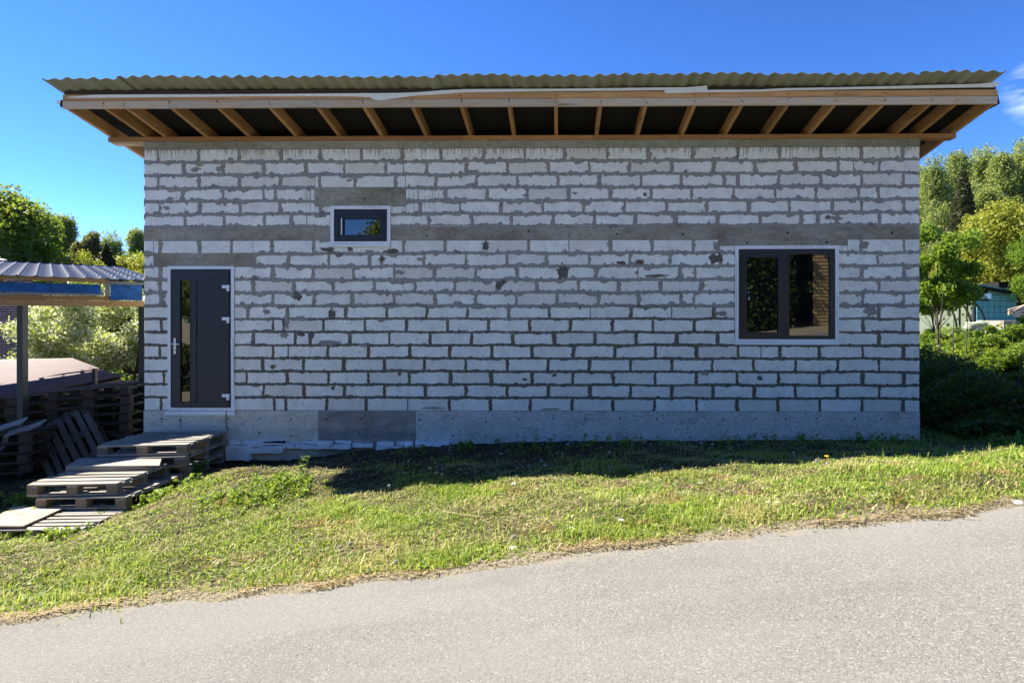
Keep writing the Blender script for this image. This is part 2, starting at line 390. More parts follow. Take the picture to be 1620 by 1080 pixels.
def axis_pts(segs):
    out = []
    for a, b, st in segs: out += list(np.arange(a, b-1e-6, st))
    out.append(segs[-1][1]); return np.array(out)
gx = axis_pts([(-400,-60,40), (-60,-20,5), (-20,-9,.8), (-9,9,.09), (9,20,.8), (20,60,5), (60,400,40)])
gy = axis_pts([(-400,-60,40), (-60,-14,4), (-14,-5.1,.5), (-5.1,1.5,.075), (1.5,12,.5), (12,60,3), (60,400,40)])
XX, YY = np.meshgrid(gx, gy); ZZ = gz(XX, YY)
near = (np.abs(XX) < 9) & (YY > -4.9) & (YY < 1.6)
ZZ = ZZ+np.where(near, NR.normal(0, .006, XX.shape), 0)
nx, ny = len(gx), len(gy); idx = np.arange(nx*ny).reshape(ny, nx)
Fq = np.stack([idx[:-1,:-1], idx[:-1,1:], idx[1:,1:], idx[1:,:-1]], -1).reshape(-1, 4)
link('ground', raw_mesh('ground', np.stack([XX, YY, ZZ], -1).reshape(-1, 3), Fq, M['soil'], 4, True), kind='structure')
rx = axis_pts([(-200,-40,10), (-40,-9,1), (-9,9,.05), (9,40,1), (40,200,10)])
rt = np.array([0, .02, .06, .15, .3, .5, .75, 1.0])
RX, RT = np.meshgrid(rx, rt); E = yedge(RX); RY = E+(-11.2-E)*RT
RY = RY+np.where(RT < .01, NR.normal(0, .012, RX.shape), 0)
RZ = zroad(RX)+.05*RT*(1-RT)*4*.4-np.where(RT < .01, .016, 0)
idx = np.arange(RX.size).reshape(RX.shape)
Fq = np.stack([idx[:-1,1:], idx[:-1,:-1], idx[1:,:-1], idx[1:,1:]], -1).reshape(-1, 4)
link('road', raw_mesh('road', np.stack([RX, RY, RZ], -1).reshape(-1, 3), Fq, M['asphalt'], 4, True), kind='structure')

# ------------------------------------------------------------------ the block house
house = thing('block_house', 'unfinished single-storey house of white aerated blocks with grey mortar and a corrugated roof', 'house', (0, 3, -.45))
XL, XR = X0(228), X0(1455)
DEP = 6.2
holes = {'door': (X0(266), X0(371), -.01, Z0(421, 318)), 'small': (X0(523.4), X0(618), Z0(390.5, 570), Z0(326, 570)),
         'big': (X0(1162.5), X0(1326.5), Z0(545, 1244), Z0(388.5, 1244))}
lint = {'small': (X0(498.5), X0(641.6), Z0(326.5, 570)+.002, Z0(296.6, 570)), 'door': (X0(243), X0(400), 2.2, 2.405),
        'belt': (XL, XR, 2.6, 2.8), 'deep': (X0(1137), X0(1341), Z0(388.3, 1244), 2.6)}
HL = list(holes.values())+list(lint.values())
def subtract(rect, hs):
    out = [rect]
    for h in hs:
        nxt = []
        for (a, b, c, d) in out:
            if h[0] >= b-.004 or h[1] <= a+.004 or h[2] >= d-.004 or h[3] <= c+.004: nxt.append((a, b, c, d)); continue
            if h[0] > a: nxt.append((a, h[0], c, d))
            if h[1] < b: nxt.append((h[1], b, c, d))
            m0, m1 = max(a, h[0]), min(b, h[1])
            if h[2] > c: nxt.append((m0, m1, c, h[2]))
            if h[3] < d: nxt.append((m0, m1, h[3], d))
        out = nxt
    return out
rows = {  # joint pixels, course 19 (top) down to 0; negative = thin joint
19:[249.4,315,378.5,444.6,507.6,571.9,636.5,698,765,830.6,893,960.7,1025.6,1095.6,1167,1232,1298.5,1362.8,1428],
18:[290,352.6,417,483.5,544.7,609.5,-638,675.3,738.3,803,868,931.7,996,1063,1129.8,1194.6,1259,1326.5,-1350,1391],
17:[250,315,379,443,506,562,626,689,754,818.5,883,948,1014,1077.4,1145,1167.6,1231.6,1299,1363,1429],
16:[289,352.6,417,436,704.6,771,834.5,900,966,1029.5,1094,1160,1226,1291,1358,1390],
15:[253,316,380,442.8,507.6,664.5,728,793,859,923,988,1054,1118.4,1184.5,1249,1316.7,1362.8,1430],
14:[293,354.7,418,461,-485.6,678.7,746,809,875,940,1004.8,1069,1135,1202.3,1267,1294,1324,1391],
12:[253,315.8,366,430.6,496,524,638.5,704,-768,835.8,-900,966,1031.5,1097,1137,1362,1429.5],
11:[402.6,456.5,520,585,603.5,671,737,802,865,932,996,1060.6,1126.7,1139.6,1389],
10:[254,431.6,496,559.5,623.5,687.8,753,817.8,889.5,943,-1009.5,1075,1099.5,1362.8,1430],
9:[254,400.6,464.8,528,592,656.7,719,786,849,915,979,1045,1108.5,1390.6],
8:[254,432,496.5,558,623.5,687.8,752.6,816.3,881.7,946.5,1011,1077,1098,1364.6,1429.5],
7:[391.5,455.7,524.4,547,611.8,674.8,739.6,804.5,868.7,-934,998,-1062.6,1128.8,1390],
6:[255,432,449,511.5,577.6,643,708,773,838,902,968.5,1033,1098,1364.6,1429.5],
5:[401,467,490.7,553,616.5,681,746,811.2,877,941,1006.6,1071,1136,1390.6],
4:[253,432,-455.7,519,582.8,648,712,777.8,841.5,906.8,973,1037,1102,1167.6,-1204,1233.7,1296,1364.6,1429.5],
3:[416,480,544,608.7,671.7,737,802.5,867,932,997.5,1062.6,1127,1192,1259,1325,1390],
2:[259,390,454.5,520,583,647.6,712.4,777,841.5,906,970,1036.5,1101.5,1166,1231,1297,1363.8,1430],
1:[417,481,545,608,672.8,737,802.5,868,933,997.6,1062.6,1128,1192.8,1258,1325,1390],
0:[255,433.7,452,516.7,579.7,-645,710.6,776,839,905,970,1035.4,1102,1166,1230.6,1297,1363.8,1428.7]}
blocks = []
for ci, js in rows.items():
    z0, z1 = .2*ci, .2*ci+.2
    xs = [XL]+[X0(abs(j)) for j in js]+[XR]
    for a, b in zip(xs[:-1], xs[1:]):
        for (c, d, e, f) in subtract((a, b, z0, z1), HL):
            if d-c > .03 and f-e > .03: blocks.append((c, d, e, f))
blocks.sort(key=lambda r: -(r[1]-r[0])*(r[3]-r[2]))
def block_mb(mb, r):
    a, b, c, d = r; g = .004; y = R.uniform(-.004, .003); ins = .005
    a, b, c, d = a+g, b-g, c+g, d-g
    v = [(a, y+.004, c), (b, y+.004, c), (b, y+.004, d), (a, y+.004, d),
         (a+ins, y, c+ins), (b-ins, y, c+ins), (b-ins, y, d-ins), (a+ins, y, d-ins),
         (a, .08, c), (b, .08, c), (b, .08, d), (a, .08, d)]
    mb.add(v, [(4,5,6,7), (0,1,5,4), (1,2,6,5), (2,3,7,6), (3,0,4,7), (1,0,8,9), (2,1,9,10), (3,2,10,11), (0,3,11,8)])
for r in blocks[:300]:
    mb = MB(); block_mb(mb, r); obj('block', mb, M['block'], house)
if len(blocks) > 300:
    mb = MB()
    for r in blocks[300:]: block_mb(mb, r)
    obj('small_blocks', mb, M['block'], house, 'stuff')
# wall core (front wall behind the facing, side and back walls)
mb = MB()
zt = 4.10
cuts = sorted(set([XL+.002, XR-.002]+[h[0] for h in holes.values()]+[h[1] for h in holes.values()]))
for a, b in zip(cuts[:-1], cuts[1:]):
    for (c, d, e, f) in subtract((a, b, 0, zt-.004), list(holes.values())): mb.box(c, d, .012, .30, e, f)
obj('front_wall_core', mb, M['mortar'], house)
for x0, x1 in ((XL+.003, XL+.3), (XR-.3, XR-.003)):
    mb = MB(); zb = 4.19-.19*DEP
    mb.hexa([(x0, .30, -.6), (x1, .30, -.6), (x1, DEP, -.6), (x0, DEP, -.6), (x0, .30, 4.13), (x1, .30, 4.13), (x1, DEP, zb), (x0, DEP, zb)])
    obj('side_wall', mb, M['block'], house)
mb = MB(); mb.box(XL+.3, XR-.3, DEP-.3, DEP, -.6, 4.1-.19*DEP); obj('back_wall', mb, M['block'], house)

# ---- mortar, squeezed out raggedly over the block edges
def rn(n, scales):
    o = np.zeros(n)
    for s, a in scales:
        k = max(3, int(n/s)+3); o += a*np.interp(np.linspace(0, k-1, n), np.arange(k), NR.uniform(-1, 1, k))
    return o
def strip(V, Fs, p0, p1, at, w0, amp, vert, dark, taper=True):
    L = p1-p0; n = max(4, int(L/.011)); s = np.linspace(p0, p1, n)
    th0 = .6 if dark else .38
    lobes = np.maximum(0, rn(n, [(5, 1.0)])-th0)*amp*3.0
    lobes2 = np.maximum(0, rn(n, [(7, 1.0)])-th0)*amp*3.2
    wand = rn(n, [(30, amp*.5)])
    a = at+w0+np.abs(rn(n, [(2.3, amp*.6), (9, amp*.7)]))+lobes+wand
    b = at-w0-np.abs(rn(n, [(2.3, amp*.6), (9, amp*.7)]))-lobes2+wand
    pr = -.0045-.003*NR.random(n); yc = .007 if dark else -.003
    g = .0045
    prof = [(b, .0012), (b+.005, pr), (np.full(n, at)-g, pr*.8), (np.full(n, at), yc), (np.full(n, at)+g, pr*.8), (a-.005, pr), (a, .0012)]
    base = sum(len(x) for x in V)
    arr = np.zeros((n, 7, 3))
    for k, (u, y) in enumerate(prof):
        arr[:, k, 0 if not vert else 2] = s; arr[:, k, 2 if not vert else 0] = u; arr[:, k, 1] = y
    V.append(arr.reshape(-1, 3)); ii = np.arange(n*7).reshape(n, 7)+base
    q = np.stack([ii[:-1,:-1], ii[1:,:-1], ii[1:,1:], ii[:-1,1:]], -1).reshape(-1, 4)
    Fs.append(q if not vert else q[:, ::-1])
HV, HF = [], []
for ci in range(0, 20):
    z = .2*ci; dark = ci <= 7
    if ci not in (13, 0):
        sp = [(XL, XR)]
        for h in HL:
            if h[2]-.004 < z < h[3]+.004 and not (h is lint['belt']):
                n2 = []
                for a, b in sp:
                    if h[1] <= a or h[0] >= b: n2.append((a, b)); continue
                    if h[0] > a: n2.append((a, h[0]))
                    if h[1] < b: n2.append((h[1], b))
                sp = n2
        for a, b in sp:
            if b-a > .05:
                V, Fs = [], []; strip(V, Fs, a, b, z+(.012 if ci == 14 else 0), .016 if dark else .019, .016 if dark else .022, False, dark); link('mortar_joint', raw_mesh('mortar_joint', np.concatenate(V), np.concatenate(Fs), M['mortar'], 4), house)
    if ci in rows:
        for j in rows[ci]:
            x = X0(abs(j)); zz0, zz1 = z+.006, z+.194
            bad = False
            for h in HL:
                if h[0]-.01 < x < h[1]+.01 and h[2] < zz1-.02 and h[3] > zz0+.02:
                    if h[2] <= zz0+.02 and h[3] >= zz1-.02: bad = True
                    elif h[2] > zz0: zz1 = h[2]
                    else: zz0 = h[3]
            if bad: continue
            if j < 0: strip(HV, HF, zz0, zz1, x, .002, .003, True, False)
            else: strip(HV, HF, zz0, zz1, x, R.uniform(.014, .028), .014, True, dark)
link('upright_joints', raw_mesh('upright_joints', np.concatenate(HV), np.concatenate(HF), M['mortar'], 4), house, 'stuff')
# smeared patches of mortar
M['mortar_dk'] = flat('mortar_patch_dark', (.125,.115,.10), .95, var=.2, bump=.01)
M['mortar_lt'] = flat('mortar_patch_light', (.27,.26,.245), .95, var=.15, bump=.01)
patches = [(889,430,11,14,'d'),(1376,492,14,9,'l'),(470,468,9,9,'d'),(422,493,7,5,'l'),(454,505,5,20,'l'),(525,498,8,9,'d'),(492,532,6,8,'d'),(476,528,7,6,'d'),
 (516,543,24,6,'l'),(576,546,10,4,'l'),(474,504,18,4,'l'),(310,268,8,5,'l'),(268,316,8,6,'l'),(355,319,8,7,'l'),(373,318,7,7,'l'),(296,338,7,6,'l'),(365,300,7,5,'l'),(386,300,9,6,'l'),
 (1128,408,8,10,'d'),(1138,409,7,10,'d'),(768,388,7,9,'d'),(554,394,5,5,'d'),(604,410,6,6,'d'),(983,416,9,4,'d'),(1012,415,10,4,'d'),(789,451,6,8,'d'),(1111,452,6,8,'l'),(1040,436,22,3,'d'),
 (830,600,4,3,'d'),(877,593,5,3,'d'),(1114,590,9,4,'l'),(1202,598,5,5,'d'),(632,591,4,4,'d'),(527,613,4,4,'d'),(524,482,11,4,'l'),(432,580,6,4,'d'),(1372,316,7,5,'l'),(1320,345,16,4,'l'),(1310,343,4,4,'d'),
 (256,468,7,12,'l'),(259,478,6,5,'l'),(1368,387,8,9,'l'),(345,372,8,5,'l'),(515,380,14,5,'l'),(490,372,5,6,'l'),(785,371,6,5,'l'),(900,373,4,6,'l'),(620,398,14,5,'d'),(518,395,16,4,'d'),(1132,388,6,8,'l'),(450,530,9,5,'l'),(795,447,5,6,'d'),(1020,308,4,4,'d'),(685,645,22,2,'l'),(870,647,18,2,'l')]
for _ in range(46):
    ci = R.choice([7,8,9,10,11,14,15,16,17,18,18,17,16]); j = R.choice(rows[ci]); px_ = abs(j)+R.uniform(-14, 14); py_ = 650-20.75*(ci+R.choice([0, 0, .5, 1]))+R.uniform(-2, 2)
    if any(h[0]-.12 < X0(px_) < h[1]+.12 and h[2]-.1 < Z0(py_, px_) < h[3]+.1 for h in HL): continue
    patches.append((px_, py_, R.uniform(4, 12), R.uniform(2.5, 5.5), 'l'))
for (px, py, rx_, rz_, k) in patches:
    n = 18; mb = MB(); cx, cz = X0(px), Z0(py, px); rx_ *= .88; rz_ *= .85; ph = R.random()*6
    rr = [1+R.uniform(-.42, .3) for _ in range(n)]
    out = [(cx+rx_/104*rr[i]*math.cos(2*math.pi*i/n), cz+rz_/104*rr[i]*math.sin(2*math.pi*i/n)) for i in range(n)]
    v = [(x, .001, z) for x, z in out]+[(cx+(x-cx)*.85, -.0095, cz+(z-cz)*.85) for x, z in out]+[(cx, -.011, cz)]
    f = [(i, (i+1) % n, n+(i+1) % n, n+i) for i in range(n)]+[(n+i, n+(i+1) % n, 2*n) for i in range(n)]
    mb.add(v, f); obj('mortar_patch', mb, M['mortar_dk' if k == 'd' else 'mortar_lt'], house)
# belt, ring beam, lintels
def splitx(a, b, holes_, z0, z1): return [r for r in subtract((a, b, z0, z1), holes_) if r[1]-r[0] > .02 and r[3]-r[2] > .005]
for (a, b, c, d) in splitx(XL, XR, [holes['small']], 2.603, 2.797):
    for e, f in (((a, X0(1137)), (X0(1137)+.004, b)) if b > X0(1137) > a else ((a, b),)):
        mb = MB(); mb.box(e, f, -.003, .08, c, d, .002); obj('belt_beam', mb, M['belt'], house)
mb = MB(); l = lint['deep']; mb.box(l[0], l[1], -.004, .08, l[2], 2.600); obj('lintel', mb, M['belt'], house)
mb = MB(); l = lint['small']; mb.box(l[0], l[1], -.005, .08, l[2], l[3], .002); obj('lintel', mb, M['lintel'], house)
mb = MB(); l = lint['door']; mb.box(l[0], l[1], -.005, .08, l[2]+.01, l[3], .004); obj('lintel', mb, M['belt'], house)
mb = MB(); mb.box(XL-.004, XR+.004, -.004, .30, 4.0, 4.115); obj('ring_beam', mb, M['ring'], house)
# shuttering tie holes in the belt: near-black discs imitate the shaded recesses
for px, py in ((675,373),(975.5,370.5),(1080,371),(1182,384.5),(1245.5,368),(1308,383),(1411,368.5),(577,315),(836,366)):
    mb = MB(); x, z = X0(px), Z0(py, px); mb.tube([(x, -.010, z), (x, .002, z)], .016, 8); obj('tie_hole_disc', mb, M['tie'], house)
# foundation: cast panels; raised dark discs stand in for the shade inside tie holes
fp = [(228,286,'conc_light'),(286,504,'conc_light'),(504,658,'conc_dark'),(658,908,'conc_mid'),(908,1187,'conc_mid'),(1187,1455,'conc_mid')]
for a, b, m in fp:
    mb = MB(); mb.box(X0(a)+.002, X0(b)-.002, -.012+R.uniform(-.003, .003), .3, -.72, -.006); p = obj('foundation_panel', mb, M[m], house)
mb = MB(); mb.box(XL, XR, .0, .3, -.9, -.002); obj('foundation_core', mb, M['conc_mid'], house)
th = [(257,662),(286,664),(361,662),(411,661),(461,662),(411,684),(462,689),(517,662),(571,662),(613,661),(516,685),(569,684.5),(613,688.5),(664,663),(716.5,661.5),(769,666.5),(820,662),(876,661.5),(926,662.5),(980.5,661.5),(1039,662),(1091,662.5),(1143,663.5),(1194,661),(1242,662),(1291.5,661),(1352,661),(1394,662),(717,688.5),(769,690),(819,687.5),(877,688.5),(926,688.5),(1040,690),(1091.5,690.5),(1144,689.5),(1193,687),(1291,687.5)]
for px, py in th:
    x, z = X0(px), Z0(py, px)
    mb = MB(); mb.tube([(x, -.0195, z), (x, -.010, z)], .013, 8); h = obj('tie_hole_disc', mb, M['tie'], house)
    if R.random() < .45:
        mb = MB(); n = 8
        v = [(x+r*math.cos(k*math.pi/4), -.018, z-.004+r*math.sin(k*math.pi/4)) for r in (.0135, .02) for k in range(n)]
        mb.add(v, [(k, (k+1) % n, n+(k+1) % n, n+k) for k in range(n)]); obj('plug_rim', mb, M['tie_rim'], house)

# ---- roof
OV = -.79                                        # fascia plane
sl = .19
def zr_(y, base=4.19): return base-sl*y
rp = [131,166,199.5,271,345,427,502,575.5,652.5,730,805.5,879.5,950,1021.5,1099,1174,1247,1321,1398,1472,1513,1549]
for i, px in enumerate(rp):
    x = X0(px, OV); wd = .05
    if i == 0: x = X0(103, OV)+.027
    if i == len(rp)-1: x = X0(1576, OV)-.03
    mb = MB(); y0, y1 = OV+.012, DEP+.4
    mb.hexa([(x-.025, y0, zr_(y0)), (x+.025, y0, zr_(y0)), (x+.025, y1, zr_(y1)), (x-.025, y1, zr_(y1)),
             (x-.025, y0, zr_(y0)+.17), (x+.025, y0, zr_(y0)+.17), (x+.025, y1, zr_(y1)+.17), (x-.025, y1, zr_(y1)+.17)])
    obj('rafter', mb, M['wood_y'], house)
xa, xb = X0(101, OV), X0(1576.5, OV)
for (z0, z1, mats, seams) in ((4.335, 4.437, 'wood_pale', [xa, X0(268, OV), X0(882.5, OV), xb]), (4.442, 4.528, 'wood_x', [xa, X0(268, OV), X0(882.5, OV), xb])):
    for a, b in zip(seams[:-1], seams[1:]):
        mb = MB(); mb.box(a+.001, b-.001, OV-.022, OV+.010, z0, z1, .0015); obj('fascia_board', mb, M[mats], house)
pa, pb = X0(172, 0), X0(1511.5, 0)
for a, b in ((pa, X0(733, 0)), (X0(733, 0), X0(937, 0)), (X0(937, 0), pb)):
    mb = MB(); mb.box(a+.001, b-.001, -.018, .13, 4.118, 4.186, .001); obj('wall_plate', mb, M['wood_plate'], house)
mb = MB(); mb.box(XL-.5, XL-.005, -.0, .12, 4.085, 4.117); obj('packing_board', mb, M['wood_pale'], house)
# nails in the fascia
for px in rp[1:-1]:
    for z in (4.40, 4.425 if R.random() < .5 else 4.375, 4.485):
        mb = MB(); x = X0(px, OV)+R.uniform(-.02, .02); mb.tube([(x, OV-.025, z), (x, OV-.02, z)], R.uniform(.007, .011), 6)
        obj('nail', mb, M['tie'], house)
# roofing felt above the rafters, battens
def slab(x0, x1, y0, y1, zb, th_, mat, name):
    mb = MB(); mb.hexa([(x0, y0, zr_(y0, zb)), (x1, y0, zr_(y0, zb)), (x1, y1, zr_(y1, zb)), (x0, y1, zr_(y1, zb)),
                        (x0, y0, zr_(y0, zb)+th_), (x1, y0, zr_(y0, zb)+th_), (x1, y1, zr_(y1, zb)+th_), (x0, y1, zr_(y1, zb)+th_)])
    return obj(name, mb, mat, house)
slab(xa-.012, xb+.012, OV+.012, DEP+.4, 4.362, .006, M['soffit'], 'roofing_felt')
yb = OV-.015
while yb < DEP+.3:
    slab(xa+.02, xb-.02, yb, yb+.06, 4.384, .045, M['gap_shade'], 'batten'); yb += .9
# white membrane edge hanging over the fascia
def ribbon(xs, ztop, zbot, y, mat, name, par, th_=.002):
    mb = MB(); n = len(xs)
    v = [(x, y, z) for x, z in zip(xs, zbot)]+[(x, y-.001, z) for x, z in zip(xs, ztop)]+[(x, y+th_, z) for x, z in zip(xs, zbot)]+[(x, y+th_+.02, z) for x, z in zip(xs, ztop)]
    f = []
    for i in range(n-1): f += [(i, i+1, n+i+1, n+i), (2*n+i+1, 2*n+i, 3*n+i, 3*n+i+1), (i+1, i, 2*n+i, 2*n+i+1), (n+i, n+i+1, 3*n+i+1, 3*n+i)]
    mb.add(v, f); return obj(name, mb, mat, par)
def zO(py): return Z0(py, 885, OV-.03)
seg = [(104,150,149.5),(112,149,150.5),(150,146,151),(250,146,150.5),(330,146.5,150.5),(400,146.5,150),(560,146,151),(586,146,152.5),(590,146,156),(600,146,157.5),(620,146,155),(660,145,150),(700,142,148),(735,140.5,145.5),(900,140.5,144.5),(1050,139.5,144),(1085,139.5,143.5),(1119,137,144)]
ribbon([X0(a, OV-.03) for a, b, c in seg], [zO(b) for a, b, c in seg], [zO(c) for a, b, c in seg], OV-.030, M['membrane'], 'membrane_strip', house)
seg = [(1051,145,147.5),(1056,144,149),(1090,144,148),(1200,144,147),(1240,142,145.5),(1330,141,144.5),(1440,139,143.5),(1540,137,142.5),(1570,135,142.5),(1580.5,132.5,140)]
ribbon([X0(a, OV-.033) for a, b, c in seg], [zO(b) for a, b, c in seg], [zO(c) for a, b, c in seg], OV-.034, M['membrane'], 'membrane_strip', house)
# dark felt flaps and a pale foil corner at the barge ends
mb = MB(); a, b = Wy(1577, 143, OV), Wy(1582, 164, OV); mb.prism([(a[0], a[2]), (Wy(1577, 167, OV)[0], Wy(1577, 167, OV)[2]), (b[0], b[2])], OV, OV+.3); obj('felt_flap', mb, M['soffit'], house)
mb = MB(); a = Wy(95, 153, OV); mb.prism([(xa-.002, zO(152)), (X0(96, OV), zO(153)), (X0(94.5, OV), zO(163)), (xa-.002, zO(166))], OV, OV+.3); obj('felt_flap', mb, M['soffit'], house)
mb = MB(); mb.prism([(X0(95.5, OV), zO(153.5)), (X0(84, OV), zO(150)), (X0(83, OV), zO(155)), (X0(94, OV), zO(160))], OV+.06, OV+.10); obj('foil_flap', mb, M['membrane'], house)
# corrugated sheets, each one its own part
tipy = OV-.25
sxa, sxb = X0(65, tipy), X0(1593, tipy)
ns = 12; swd = (sxb-sxa)/ns; pitch = swd/6
for k in range(ns):
    x0 = sxa+k*swd-(.05 if k else 0); x1 = sxa+(k+1)*swd
    n = int((x1-x0)/.0145); xs = np.linspace(x0, x1, n); V = []; dz = .010*(k % 2)+R.uniform(-.004, .006); dy = R.uniform(-.012, .012)
    wav = (.014+.005*rn(n, [(14, 1.0)]))*np.cos((xs-sxa)/pitch*2*math.pi)+.004*np.cos((xs-sxa)/pitch*math.pi+k)
    sag = .012*np.sin((xs-x0)/(x1-x0)*math.pi)
    ys = [tipy+dy, tipy+.3, OV+.9, DEP/2, DEP+.55]
    for y in ys:
        V.append(np.stack([xs, np.full(n, y), 4.447-sl*y+wav+sag+dz+.006*(k % 3)], -1))
    for y in ys[::-1]:
        V.append(np.stack([xs, np.full(n, y), 4.447-sl*y+wav+sag+dz+.006*(k % 3)+.0065], -1))
    V = np.concatenate(V); m_ = 2*len(ys); ii = np.arange(m_*n).reshape(m_, n)
    Fq = np.concatenate([np.stack([ii[a, 1:], ii[a, :-1], ii[(a+1) % m_, :-1], ii[(a+1) % m_, 1:]], -1) for a in range(m_)])
    link('roof_sheet', raw_mesh('roof_sheet', V, Fq.reshape(-1, 4), M['sheet'], 4, True), house)

# ---- door and windows
def frame_boxes(x0, x1, z0, z1, w_, ya, yb):
    return [(x0, x1, ya, yb, z1-w_, z1), (x0, x1, ya, yb, z0, z0+w_), (x0, x0+w_, ya, yb, z0+w_, z1-w_), (x1-w_, x1, ya, yb, z0+w_, z1-w_)]
def frame_mb(*a):
    mb = MB()
    for b in frame_boxes(*a): mb.box(*b)
    return mb
def zz(py, px=885): return Z0(py, px)
def tape(x0, x1, z0, z1, w_, root):
    for i, b in enumerate(frame_boxes(x0, x1, z0, z1, w_, -.016, .01)):
        mb = MB(); mb.box(*b, .0025); obj('tape_strip', mb, M['white_pvc'], root)
# printed letters on the white tape are a row of faint marks
def prints(x0, x1, z, root, vert=False):
    mb = MB(); x = x0
    while x < x1:
        wd = R.uniform(.006, .016)
        if R.random() < .8:
            if vert: mb.box(z-.006, z+.006, -.0195, -.0187, x, x+wd)
            else: mb.box(x, x+wd, -.0195, -.0187, z-.006, z+.006)
        x += wd+.007
    obj('tape_print', mb, M['print'], root, 'stuff')
M['print'] = flat('faint_print', (.46,.49,.54), .7)
# door
h = holes['door']
door = link('entrance_door', None, house); door['_local'] = 1
door['label'] = 'anthracite entrance door with a narrow glass strip and steel handle'
tape(h[0], h[1], 0.0, h[3], .045, door)
mb = MB(); mb.box(X0(262), X0(373), -.035, .02, zz(656, 318), zz(649.5, 318), .003); obj('door_sill', mb, M['white_pvc'], door)
mb = MB(); mb.hexa([(X0(369.5), -.03, .0), (X0(373), -.03, .0), (X0(373), -.0, .0), (X0(369.5), -.0, .0), (X0(366.5), -.03, 1.1), (X0(369), -.03, 1.1), (X0(369), -.0, 1.1), (X0(366.5), -.0, 1.1)])
obj('loose_tape', mb, M['white_pvc'], door)
dx0, dx1, dz0, dz1 = X0(270.8), X0(366.3), zz(649), zz(426)
obj('door_frame', frame_mb(dx0, dx1, dz0, dz1, .05, -.004, .06), M['anthracite'], door)
lx0, lx1, lz0, lz1 = dx0+.035, dx1-.035, dz0+.03, dz1-.035
gx0, gx1, qx0, qx1, pz0, pz1 = X0(285.7), X0(302.6), X0(311.5), X0(352.5), zz(637), zz(442)
mb = MB()
for b in ((lx0, gx0, lz0, lz1), (gx1, qx0, pz0, pz1), (qx1, lx1, lz0, lz1), (gx0, qx1, pz1, lz1), (gx0, qx1, lz0, pz0)): mb.box(b[0], b[1], -.018, .04, b[2], b[3])
obj('door_leaf', mb, M['anthracite'], door)
mb = MB(); mb.box(qx0, qx1, -.008, .03, pz0, pz1); obj('door_panel', mb, M['anthracite'], door)
mb = MB()
for b in frame_boxes(gx0, gx1, pz0, pz1, .008, -.022, -.01): mb.box(*b)
obj('glazing_bead', mb, M['anthracite'], door)
mb = MB(); mb.box(gx0, gx1, .0, .02, pz0, pz1); obj('door_glass', mb, M['glass'], door)
hx = X0(278.2); hz = zz(544)
mb = MB(); mb.box(hx-.017, hx+.017, -.027, -.018, zz(560), zz(535)); mb.tube([(hx, -.027, hz), (hx, -.07, hz)], .010, 8); mb.tube([(hx-.02, -.07, hz), (hx+.105, -.07, hz-.003)], .0105, 8)
obj('door_handle', mb, M['chrome'], door)
mb = MB(); mb.tube([(hx, -.030, zz(554)), (hx, -.026, zz(554))], .009, 8); obj('keyhole', mb, M['tie'], door)
for py in (455, 506, 628):
    z = zz(py); x = X0(360)
    mb = MB(); mb.box(X0(353), X0(364.5), -.034, -.018, z-.005, z+.042); mb.box(X0(360.5), X0(364), -.04, -.018, z-.05, z-.005); obj('hinge', mb, M['white_pvc'], door)
# cable end hanging below the sill
mb = MB(); mb.tube([Wy(358, 650, -.04), Wy(357, 668, -.03), Wy(359, 676, -.03), Wy(362, 682, -.05)], .006, 5); obj('cable_end', mb, M['tie'], door)
# small window
h = holes['small']; win = link('small_window', None, house); win['_local'] = 1
win['label'] = 'small wide window in anthracite frame'
tape(h[0], h[1], h[2]+.03, h[3], .05, win)
mb = MB(); mb.box(X0(517.8), h[1]-.005, -.03, .02, h[2]-.002, h[2]+.03, .003); obj('window_sill', mb, M['white_pvc'], win)
prints(X0(528), X0(575), h[2]+.045, win); prints(X0(575), X0(606), h[3]-.025, win)
def sash(win_, x0, x1, z0, z1, gx0_, gx1_, gz0_, gz1_, ya=-.02):
    w_ = gx0_-x0
    mb = MB()
    for b in ((x0, gx0_, z0, z1), (gx1_, x1, z0, z1), (gx0_, gx1_, gz1_, z1), (gx0_, gx1_, z0, gz0_)): mb.box(b[0], b[1], ya, .04, b[2], b[3])
    s_ = obj('window_sash', mb, M['anthracite'], win_)
    mb = MB()
    for b in frame_boxes(gx0_-.012, gx1_+.012, gz0_-.012, gz1_+.012, .02, ya-.006, ya+.004): mb.box(*b)
    obj('glazing_bead', mb, M['anthracite'], win_)
fx0, fx1, fz0, fz1 = X0(529), X0(613), zz(383), zz(332)
mb = frame_mb(fx0, fx1, fz0, fz1, .06, -.006, .05); obj('window_frame', mb, M['anthracite'], win)
sash(win, X0(536.6), X0(607.5), zz(377.8), zz(339), X0(543.5), X0(602.5), zz(372), zz(345))
mb = MB(); mb.box(X0(543), X0(603), .004, .016, zz(372.5), zz(344.5)); obj('window_pane', mb, M['glass'], win)
mb = MB(); mb.box(X0(540.6), X0(542.2), -.030, -.0265, zz(371), zz(345)); obj('seal_glint', mb, M['white_pvc'], win)  # thin white strip standing in for a reflection on the frame seal
